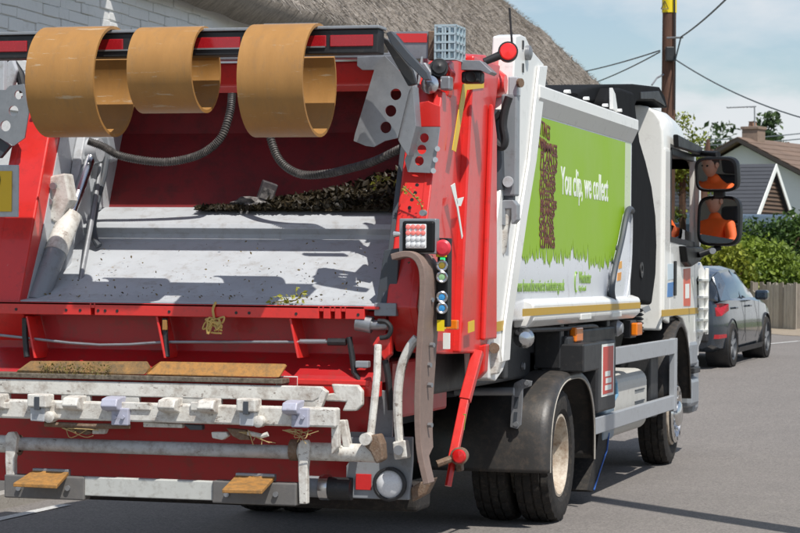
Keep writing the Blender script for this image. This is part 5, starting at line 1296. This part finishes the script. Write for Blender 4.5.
def boxd(name,px0,py0,px1,py1,d,dep,mt,par,bv=.01):
    A=at(px0,py0,d=d); B=at(px1,py1,d=d); c=(A+B)/2; return MB().obox(c+cf*dep/2,CR*abs((B-A).dot(CR))/2,cf*dep/2,CU*abs((B-A).dot(CU))/2).build(name,mt,par,bv)
boxd('junction_box',666,46.5,674.5,61,46.7,.14,BLACK,TP,.02)
MB().tube([at(x,y,d=46.84) for x,y in ((674.5,-5),(674.6,40),(675,70),(674.6,110))],.018,6).build('pole_cable',BLACK,TP)
MB().tube([at(667,38,d=46.8),at(683,37.5,d=46.6)],.02,6).build('wire_bracket',GALV,TP)
MB().tube([at(652,85,d=46.6),at(657,78,d=46.8),at(663.5,74.5,d=46.9)],.02,6).build('lamp_arm',GALV,TP)
WIREM=mat('grey wire',(.10,.12,.13),.6)
def wire(name,a,c,sag,label,r=.014,grp='overhead wires from the telegraph pole'):
    P=[a.lerp(c,k/14)+Vector((0,0,-sag*4*(k/14)*(1-k/14))) for k in range(15)]
    return tag(MB().tube(P,r,6).build(name,WIREM),label,'wire')
wire('overhead_wire',at(681,37,d=46.6),at(745,-20,d=30),.05,'overhead wire rising steeply from the pole bracket',.016)
wire('overhead_wire',at(681,37,d=46.6),at(674.8,62,d=46.8),.0,'short wire dropping from the bracket end to the junction box',.016)
wire('overhead_wire',at(660,50.5,d=46.9),at(560,76,d=60),.05,'upper of two wires running from the pole across to the thatched roof')
wire('overhead_wire',at(660,52,d=46.9),at(585,86,d=62),.05,'lower of two wires running from the pole down to the thatched roof')
wire('overhead_wire',at(676,60,d=46.8),at(830,125,d=40),.15,'long wire sloping down past the television aerial')
wire('overhead_wire',at(676,141,d=100),at(830,130,d=110),.1,'upper level cable crossing behind the chimney',.025)
wire('overhead_wire',at(676,146,d=100),at(830,135.5,d=110),.1,'lower level cable crossing behind the chimney',.025)
# pole at the roadside out to the right, whose shadow lies across the road
P2=thing('telegraph_pole',(4.62,-1.54,0),'bare wooden pole at the roadside whose shadow falls across the tarmac','pole')
MB().tube([(4.62,-1.54,-.2),(4.62,-1.54,5),(4.62,-1.54,9.4)],[.17,.155,.14],18).build('shaft',POLEM,P2)

# ================================================================== vegetation
def shrub(name, px, d, wm, hm, dm, n, size, lm, label, cat, grp=None, base=None, stems=5, hollow=.55):
    c=at(px,300,d=d); y=c.y; z=zg(y) if base is None else base; R=thing(name,(c.x,y,z),label,cat,grp)
    b=MB()
    for k in range(stems):
        a=random.uniform(0,2*PI); e=Vector((c.x+wm*.3*math.cos(a),y+dm*.3*math.sin(a),z+hm*random.uniform(.6,.85)))
        b.tube(smooth_path([Vector((c.x+.1*math.cos(a),y+.1*math.sin(a),z-.1)),Vector((c.x,y,z)).lerp(e,.5)+Vector((random.uniform(-.1,.1),0,0)),e],4),[.05*hm/2]*4+[.035*hm/2]*4+[.015*hm/2],6)
    b.build('trunk',POLEM,R)
    pts=[]; ncl=max(8,int(n/130)); 
    cl=[]
    for k in range(ncl):
        q=RNG.normal(size=3); q/=np.linalg.norm(q); q*=hollow+(1-hollow)*RNG.uniform()
        cl.append((c.x+q[0]*wm/2*.85,y+q[1]*dm/2*.85,z+hm*(.52+.45*q[2]),RNG.uniform(.14,.26)*min(wm,hm)))
    for k in range(n):
        cx,cy,cz,cr_=cl[RNG.integers(ncl)]; q=RNG.normal(size=3); q/=np.linalg.norm(q); q*=cr_*(RNG.uniform()**.4)
        pts.append((cx+q[0],cy+q[1],max(z+.02,cz+q[2]*.85)))
    v,f=leaf_mesh(pts,size,up=.4); MB().add(v,f).build('crown',lm,R); return R
L1=leafmat('bright hedge leaves',(.035,.075,.012),(.22,.30,.035),1.2)
L2=leafmat('dark hedge leaves',(.018,.045,.012),(.085,.15,.03),1.5)
L3=leafmat('yellow green leaves',(.06,.10,.012),(.30,.33,.04),1.0)
L4=leafmat('distant tree leaves',(.025,.05,.02),(.085,.13,.045),.4)
random.seed(8)
shrub('hedge_shrub',705,53,3.0,2.1,1.6,5200,.13,L3,'yellow green bush just behind the dark car roof','bush','bushes above the wooden fence')
shrub('hedge_shrub',742,54,2.6,2.0,1.6,5200,.13,L1,'bright leafy bush directly above the left end of the fence','bush','bushes above the wooden fence')
shrub('hedge_shrub',778,53.5,2.4,1.9,1.5,5000,.12,L1,'light green bush above the right end of the wooden fence','bush','bushes above the wooden fence')
shrub('hedge_shrub',760,57,3.2,2.5,1.6,5200,.13,L2,'darker bush in front of the parked van','bush','bushes above the wooden fence')
shrub('hedge_shrub',800,57,2.6,2.6,1.6,4200,.13,L2,'dark bush against the brick outbuilding wall','bush','bushes above the wooden fence')
shrub('hedge_shrub',812,51.5,1.6,1.5,1.4,3000,.11,L1,'low bush spilling round the free end of the fence','bush','bushes above the wooden fence')
shrub('hedge_shrub',722,58,2.6,2.3,1.6,4200,.13,L2,'dark bush behind the lower wing mirror','bush','bushes above the wooden fence')
shrub('roadside_tree',690,56,1.3,5.1,1.2,4200,.09,L3,'slender yellow green tree behind the cab door','tree')
shrub('far_tree',718,140,5.0,10.3,5,4200,.40,L4,'distant tree left of the brick chimney','tree')
shrub('far_tree',767,140,4.2,10.2,5,3600,.40,L4,'distant tree right of the brick chimney','tree')
shrub('far_tree',800,150,5,6.4,5,2400,.40,L4,'distant tree low behind the brown roof','tree')

# ================================================================== fence
FD=50.0
f0=at(749,330,d=FD+2.0); f1=at(794,330,d=FD)
zf0,zf1=zg(f0.y),zg(f1.y)
FN=thing('board_fence',((f0.x+f1.x)/2,(f0.y+f1.y)/2,(zf0+zf1)/2),'weathered grey vertical board fence with broken tops beside the road','fence')
WOODS=[mat('weathered oak %d'%k,c,.9,dirt=.5,dirtcol=(.14,.12,.095),dscale=5,var=.2,bump=.5,bscale=30,stretch=(4,4,.5)) for k,c in enumerate(((.36,.32,.27),(.44,.40,.34),(.30,.265,.22)))]
dv=(f1-f0); dv.z=0; Lf=dv.length; dv.normalize(); dn=Vector((-dv.y,dv.x,0)); random.seed(14)
t=-.25; k=0
while t<Lf:
    w=random.uniform(.12,.19); p=f0+dv*(t+w/2); zb_=zg(p.y)+.0
    H_=1.0+random.uniform(-.04,.04)
    if .15<t<.33: H_=.96
    if .45<t<.62: H_=1.02
    if t<.5 and not (.0<t<.16 or .32<t<.5): H_-=.16
    tl=random.uniform(-.012,.012)
    q=[p-dv*(w/2-.006)+Vector((0,0,zb_-p.z-.05)),p+dv*(w/2-.006)+Vector((0,0,zb_-p.z-.05)),p+dv*(w/2-.006+tl)+Vector((0,0,zb_-p.z+H_+random.uniform(-.02,.02))),p-dv*(w/2-.006-tl)+Vector((0,0,zb_-p.z+H_+random.uniform(-.02,.02)))]
    off=dn*.022; q=[x+dn*random.uniform(-.012,.012) for x in [Vector((0,0,0))] for x in q] if False else q
    j=dn*random.uniform(-.012,.008); q=[x+j for x in q]
    MB().prism(q,off).build('plank',WOODS[k%3 if random.random()<.7 else 1],FN,.004); t+=w+random.uniform(.001,.008); k+=1
for h in (.25,.75):
    a=f0+Vector((0,0,zf0-f0.z+h))+dn*.05; c=f1+Vector((0,0,zf1-f1.z+h))+dn*.05
    MB().obox((a+c)/2,(c-a)/2,dn*.022,Vector((0,0,.035))).build('rail',WOODS[2],FN)
for t in (0.05,.5,1): 
    p=f0.lerp(f1,t)+dn*.10; z=zg(p.y); MB().box(p.x-.05,p.x+.05,p.y-.05,p.y+.05,z-.2,z+1.0).build('fence_post',WOODS[2],FN)
# gravel strip at the fence foot
g0=f0-dv*1.5; g1=f1+dv*6
b=MB(); vs=[]
for k in range(13):
    p=g0.lerp(g1,k/12); q=p-dn*(1.1+.15*math.sin(k*2.1)); r=p+dn*.5
    vs+= [(q.x,q.y,zg(q.y)+.006),(p.x,p.y,zg(p.y)+.05),(r.x,r.y,zg(r.y)+.12)]
b.add(vs,[(3*k+i,3*k+i+1,3*k+4+i,3*k+3+i) for k in range(12) for i in range(2)],True)
tag(b.build('verge',GRAVEL),kind='structure')
b=MB(); vs=[]
for k in range(13):
    p=g0.lerp(g1,k/12); q=p+dn*.5; r=p+dn*24
    vs+= [(q.x,q.y,zg(q.y)+.13),(r.x,r.y,zg(r.y)+.25)]
b.add(vs,[(2*k,2*k+1,2*k+3,2*k+2) for k in range(12)],True); tag(b.build('lawn',GRASS),kind='structure')
def solve_ground(px,py):
    d=10.0
    while d<90:
        p=at(px,py,d=d)
        if p.z<=zg(p.y)+.003: return p
        d+=.02
    return p
a=solve_ground(742,346.5); c=solve_ground(800,341); paint('centre_line',[(a.x,a.y),((a.x+c.x)/2,(a.y+c.y)/2),(c.x,c.y)],.12)

# ================================================================== houses
RENDER=mat('white render',(.74,.74,.73),.85,var=.02,dirt=.12,dirtcol=(.5,.48,.45),dscale=.8)
TILE=mat('brown roof tiles',(.17,.115,.085),.85,dirt=.5,dirtcol=(.09,.07,.055),dscale=1.2,var=.2,bump=.6,bscale=9)
SLATE=mat('grey slate',(.050,.054,.064),.7,var=.12,dscale=2.5,bump=.3,bscale=12)
BRICK=mat('red brick',(.36,.135,.065),.85,dirt=.35,dirtcol=(.25,.12,.08),dscale=9,var=.18,bump=.3)
BRICKC=mat('buff chimney brick',(.26,.19,.145),.85,dirt=.5,dirtcol=(.15,.11,.09),dscale=7,var=.2,bump=.3)
TIMB=mat('brown cladding',(.115,.075,.05),.8,var=.2,dscale=6,bump=.3)
al=math.radians(34); g=CR*math.cos(al)-cf*math.sin(al); g.z=0; g.normalize(); r=Vector((-g.y,g.x,0))
A=at(742,141.5,d=82); zgr=zg(A.y)
H1=thing('house',(A.x,A.y,zgr),'white rendered house with brown tiled roof and brick chimney behind the outbuilding','house')
Wd=4.6; SL=.50; U=Vector((0,0,1))
def gp_(s,t=0,dz=0): return A+g*s+r*t+U*(-abs(s)*SL+dz)
gl=[gp_(0,0,-.12),gp_(Wd-.3,0,-.12),A+g*(Wd-.3)+U*(zgr-.3-A.z),A-g*(Wd-.3)+U*(zgr-.3-A.z),gp_(-Wd+.3,0,-.12)]
MB().prism(gl,r*9).build('wall',RENDER,H1)
for s in (1,-1):
    q=[gp_(0,-.35,0),gp_(s*Wd,-.35,0),gp_(s*Wd,9.4,0),gp_(0,9.4,0)]
    RFH=MB().prism(q,(0,0,.12)).build('roof',TILE,H1)
    # tile courses stand proud of one another
    for k in range(12):
        t0=k/12; t1=(k+1)/12+.01
        e=[gp_(s*Wd*t0,-.36,.125),gp_(s*Wd*t1,-.36,.15),gp_(s*Wd*t1,9.42,.15),gp_(s*Wd*t0,9.42,.125)]
        MB().prism(e,(0,0,.018)).build('tile_course',TILE,RFH)
    e=[gp_(0,-.37,-.02),gp_(s*Wd,-.37,-.02),gp_(s*Wd,-.37,.10),gp_(0,-.37,.10)]
    MB().prism(e,r*-.03).build('barge_board',mat('dark barge board',(.05,.04,.035),.7),H1)
CH=MB().obox(A+r*.9+U*.02,g*.30,r*.30,U*.52).build('chimney',BRICKC,H1,.01)
MB().obox(A+r*.9+U*.50,g*.34,r*.34,U*.05).build('chimney_cap',BRICKC,CH,.01)
for k in (-.04,): MB().lathe(A+r*.9+g*k+U*.55,(0,0,1),[(0,.15),(.16,.13),(.18,.16),(.18,.10),(.1,.10)],14).build('chimney_pot',mat('clay pot',(.30,.17,.11),.8),CH)
AE=thing('television_aerial',at(752,141,d=82.5),'thin television aerial on a mast above the chimney','aerial')
MB().tube([at(755,143,d=82.5),at(754.5,107,d=82.5)],.025,6).build('mast',GALV,AE)
b=MB(); b.tube([at(727,107.8,d=82.0),at(756,106.5,d=82.6)],.022,6)
for px in (729,733,737,741,745,749,752): q=at(px,107.3,d=82.3); b.tube([q-r*.22,q+r*.22],.008,4)
b.build('antenna',GALV,AE)
# outbuilding: slate roof, brick and timber gable
ga=math.radians(62); gg=CR*math.cos(ga)+cf*math.sin(ga); gg.z=0; gg.normalize(); rr=Vector((gg.y,-gg.x,0))   # rr: outward normal of the gable
B=at(771,167.5,d=66); zgr=zg(B.y)
H2=thing('outbuilding',(B.x,B.y,zgr),'small brick outbuilding with slate roof and timber clad gable above the hedge','outbuilding')
Wd=1.5; SLb=.95
def hp2(s,t=0,dz=0): return B+gg*s-rr*t+U*(-abs(s)*SLb+dz)
zb_=zgr-.3
MB().prism([hp2(-Wd+.12,0.05,-.15),hp2(Wd-.12,.05,-.15),B+gg*(Wd-.12)-rr*.05+U*(zb_-B.z),B-gg*(Wd-.12)-rr*.05+U*(zb_-B.z)],-rr*5).build('wall',BRICK,H2)
MB().prism([hp2(0,.06,-.12),hp2(Wd-.12,.06,-.15),hp2(-Wd+.12,.06,-.15)],-rr*4.9).build('gable_core',BRICK,H2)
nb=11
for k in range(nb):
    s0=(Wd-.2)*(k+.2)/nb; z0=-s0*SLb-.1; hgt=(Wd-.2)/nb*SLb
    MB().prism([B+gg*-s0+rr*.0+U*z0,B+gg*s0+U*z0,B+gg*(s0+.12)+rr*.05+U*(z0-hgt),B+gg*-(s0+.12)+rr*.05+U*(z0-hgt)],-rr*.03).build('cladding_board',TIMB,H2)
for s in (1,-1):
    q=[hp2(0,-.12,0),hp2(s*Wd*1.06,-.12,0),hp2(s*Wd*1.06,5.2,0),hp2(0,5.2,0)]
    R2=MB().prism(q,(0,0,.09)).build('roof',SLATE,H2)
    for k in range(14):
        t0=k/14; t1=(k+1)/14
        e=[hp2(s*Wd*1.06*t0,-.13,.092),hp2(s*Wd*1.06*t1,-.13,.108),hp2(s*Wd*1.06*t1,5.2,.108),hp2(s*Wd*1.06*t0,5.2,.092)]
        MB().prism(e,(0,0,.008)).build('slate_course',SLATE,R2)
    e=[hp2(0,-.14,-.10),hp2(s*Wd*1.06,-.14,-.10),hp2(s*Wd*1.06,-.14,.10),hp2(0,-.14,.10)]
    MB().prism(e,rr*.03).build('barge_board',TEXTW,H2)
WN=MB().obox(B+gg*.35+rr*.0+U*(-2.35),gg*.45,rr*.04,U*.40).build('window',mat('pale window glass',(.30,.34,.36),.1,coat=1),H2)
for k in (-1,0,1): MB().obox(B+gg*(.35+.45*k)+rr*.045+U*(-2.35),gg*.035,rr*.03,U*.43).build('glazing_bar',TEXTW,WN)
for k in (-1,0,1): MB().obox(B+gg*.35+rr*.045+U*(-2.35+.40*k),gg*.48,rr*.028,U*.03).build('glazing_bar',TEXTW,WN)

# ================================================================== van behind the hedge
VB=mat('blue grey van paint',(.075,.11,.145),.3,coat=.6,var=.03)
vd=61.0; c=at(757,215,d=vd); zv=zg(c.y); HV=c.z-zv
VN=thing('parked_van',(c.x,c.y,zv),'blue grey van parked behind the bushes in front of the outbuilding','van')
hx=(CR*.97+cf*.24); hx.z=0; hx.normalize(); hy=Vector((-hx.y,hx.x,0))
def vp(l,w,z): return Vector((c.x,c.y,zv))+hx*l+hy*w+U*z
sec2=[]
for l,wt,zt,zs in ((-3.4,.80,HV-.06,.5),(-3.3,.86,HV,.42),(.45,.86,HV,.40),(.62,.82,HV-.08,.40),(.95,.80,HV-.72,.40),(1.5,.78,HV-1.1,.42),(1.65,.7,HV-1.35,.5)):
    w=.98 if l<.9 else .92
    sec2.append([vp(l,-w,zs),vp(l,-w,min(zt-.05,HV-.95)),vp(l,-wt,zt-.05),vp(l,-wt+.1,zt),vp(l,wt-.1,zt),vp(l,wt,zt-.05),vp(l,w,min(zt-.05,HV-.95)),vp(l,w,zs)])
loft('body',sec2,VB,VN,ang=40)
for s in (-1,1):
    MB().prism([vp(-2.9,s*.985,HV-.85),vp(-1.1,s*.985,HV-.85),vp(-1.1,s*.90,HV-.28),vp(-2.9,s*.90,HV-.28)],hy*s*.012).build('side_window',GLASSD,VN)
    MB().prism([vp(-.9,s*.985,HV-.85),vp(.55,s*.985,HV-.85),vp(.42,s*.90,HV-.28),vp(-.9,s*.90,HV-.28)],hy*s*.012).build('side_window',GLASSD,VN)
    for l in (-2.5,.9): 
        ax=hy*s; MB().lathe(vp(l,s*.78,.34),ax,[(0,.2),(.0,.33),(.05,.345),(.17,.345),(.21,.32),(.21,.2),(.18,.001)],24).build('wheel',RUBBER,VN)
MB().prism([vp(.62,-.74,HV-.13),vp(.62,.74,HV-.13),vp(.97,.76,HV-.76),vp(.97,-.76,HV-.76)],hx*.02+U*.01).build('windscreen',GLASSD,VN)

# ================================================================== dark hatchback
w0=solve_ground(727,366.5); dd=(w0-CAM).dot(cf)
while True:
    w1=at(761.0,358,d=dd); dd+=.01
    if (w1.xy-w0.xy).length>2.63 and dd>(w0-CAM).dot(cf)+1: break
hd=(w1-w0); hd.z=0; print('car wheel pts',w0,w1,hd.length)
hd.normalize(); lf=Vector((-hd.y,hd.x,0))
pitch=(zg(w0.y+2.6)-zg(w0.y))/2.6
org=w0+lf*.80; org.z=zg(org.y)
CARM=mat('dark grey metallic car paint',(.028,.042,.060),.25,metal=.55,coat=1.0,var=.03)
CARO=thing('parked_car',tuple(org),'dark grey hatchback standing on the road ahead of the lorry','car')
def cp(l,w,z): return org+hd*l+lf*w+U*(z+l*pitch)
def ring_low(l,w,zb,zt):
    h=[(.80*w,zb),(.96*w,zb+.06),(w,zb+.28),(.985*w,(zb+zt)*.5+.12),(.955*w,zt-.05),(.90*w,zt)]
    return [cp(l,-a,z) for a,z in h]+[cp(l,a,z) for a,z in reversed(h)]
low=[ring_low(*q) for q in ((-.86,.62,.40,.90),(-.80,.76,.30,.97),(-.62,.85,.24,1.02),(-.2,.885,.22,1.03),(.5,.895,.20,1.01),(1.4,.895,.20,.99),(2.0,.89,.20,.96),(2.63,.885,.22,.90),(3.05,.86,.24,.82),(3.28,.78,.28,.74),(3.38,.64,.36,.66))]
loft('body',low,CARM,CARO,ang=30)
def ring_up(l,zb,zt,wb,wt):
    h=[(wb,zb),(wb*.55+wt*.45+.015,zb*.45+zt*.55),(wt,zt-.04),(wt-.12,zt)]
    return [cp(l,-a,z) for a,z in h]+[cp(l,a,z) for a,z in reversed(h)]
ups=((-.72,.98,1.05,.80,.66),(-.52,.98,1.25,.81,.64),(-.32,.98,1.375,.82,.63),(.1,.97,1.43,.83,.63),(.7,.96,1.455,.83,.635),(1.25,.95,1.42,.83,.63),(1.6,.94,1.27,.82,.65),(1.95,.92,1.10,.80,.70),(2.25,.90,.96,.76,.72))
loft('windows',[ring_up(*q) for q in ups],GLASSD,CARO,ang=30)
def ring_rf(l,zt,wt): 
    h=[(wt+.02,zt-.075),(wt+.012,zt-.03),(wt-.11,zt+.008)]
    return [cp(l,-a,z) for a,z in h]+[cp(l,a,z) for a,z in reversed(h)]
loft('roof',[ring_rf(*q) for q in ((-.74,1.285,.60),(-.60,1.325,.62),(-.32,1.385,.63),(.1,1.435,.63),(.7,1.46,.635),(1.25,1.425,.63),(1.34,1.39,.63))],CARM,CARO,ang=40)
def side_pt(l,k,s,o=.012):   # k 0 belt .. 1 roof edge
    for a,b_ in zip(ups,ups[1:]):
        if a[0]<=l<=b_[0]:
            t=(l-a[0])/(b_[0]-a[0]); zb,zt,wb,wt=[a[i]+(b_[i]-a[i])*t for i in (1,2,3,4)]
            w=wb+(wt-wb)*k+.015*math.sin(k*PI); return cp(l,s*(w+o),zb+(zt-.03-zb)*k)
for s in (1,-1):
    for nm,q0,q1 in (('rear_pillar',((-.66,0),(-.05,0)),((-.36,1),(.02,1))),('door_pillar',((.82,0),(.93,0)),((.80,1),(.88,1))),('front_pillar',((2.12,0),(2.2,0)),((1.22,1),(1.32,1)))):
        P=[side_pt(q0[0][0],0,s),side_pt(q0[1][0],0,s),side_pt((q0[1][0]+q1[1][0])/2,.55,s),side_pt(q1[1][0],1,s),side_pt(q1[0][0],1,s),side_pt((q0[0][0]+q1[0][0])/2,.55,s)]
        MB().add(P,[(0,1,2,5),(5,2,3,4)]).build(nm,CARM,CARO).modifiers.new('solid','SOLIDIFY').thickness=.02
    for l in (0,2.63):
        ax=lf*s; wc=cp(l,s*.70,.325)
        MB().lathe(cp(l,s*.55,.34),ax,[(0,.001),(0,.375),(.33,.372),(.345,.36)],28).build('arch_liner',BLACK,CARO)
        ty=MB().lathe(wc,ax,[(0,.22),(.0,.30),(.03,.325),(.17,.325),(.20,.305),(.205,.235),(.19,.23)],36).build('tyre',RUBBER,CARO)
        rm_=MB().lathe(wc,ax,[(.10,.23),(.195,.232),(.198,.22),(.13,.205),(.10,.15),(.10,.001)],36).build('rim',DGREY,ty)
        b=MB()
        for k in range(5):
            a_=2*PI*k/5+.3; di=hd*math.cos(a_)+U*math.sin(a_); pe=hd*-math.sin(a_)+U*math.cos(a_)
            b.obox(wc+ax*.165+di*.12,di*.105,pe*.022,ax*.02)
        b.lathe(wc,ax,[(.15,.05),(.185,.045),(.187,.001)],14); b.build('spokes',GALV,ty)
    MB().prism([cp(-.74,s*.72,.76),cp(-.70,s*.84,.77),cp(-.42,s*.885,.84),cp(-.44,s*.885,.94),cp(-.66,s*.83,.95),cp(-.75,s*.70,.94)],lf*s*.022).build('tail_light',LENSRD,CARO,.004)
    MB().prism([cp(-.80,s*.60,.44),cp(-.72,s*.80,.44),cp(-.50,s*.87,.45),cp(-.50,s*.87,.50),cp(-.72,s*.80,.50),cp(-.80,s*.60,.50)],lf*s*.03-hd*.02).build('bumper_reflector',LENSRD,CARO)
    MB().obox(cp(1.72,s*.98,1.01),hd*.09,lf*.10,U*.075).build('door_mirror',CARM,CARO,.04,seg=3)
    for l0 in (.86,1.93):
        MB().prism([cp(l0,s*.902,.34),cp(l0+.012,s*.902,.34),cp(l0+.012,s*.882,.95),cp(l0,s*.882,.95)],lf*s*.004).build('door_gap',BLACK,CARO)
    for l0 in (.15,1.2): MB().obox(cp(l0,s*.895,.86),hd*.09,lf*.018,U*.014).build('door_handle',CARM,CARO,.006)
    MB().prism([cp(.35,s*.88,.19),cp(2.25,s*.88,.19),cp(2.25,s*.905,.27),cp(.35,s*.905,.27)],lf*s*.012).build('side_sill',BLACK,CARO)
MB().obox(cp(-.845,0,.55),hd*.03,lf*.70,U*.16).build('rear_bumper',BLACK,CARO,.03)
MB().obox(cp(-.80,0,1.31),hd*.10,lf*.56,U*.02).build('roof_spoiler',CARM,CARO,.012)
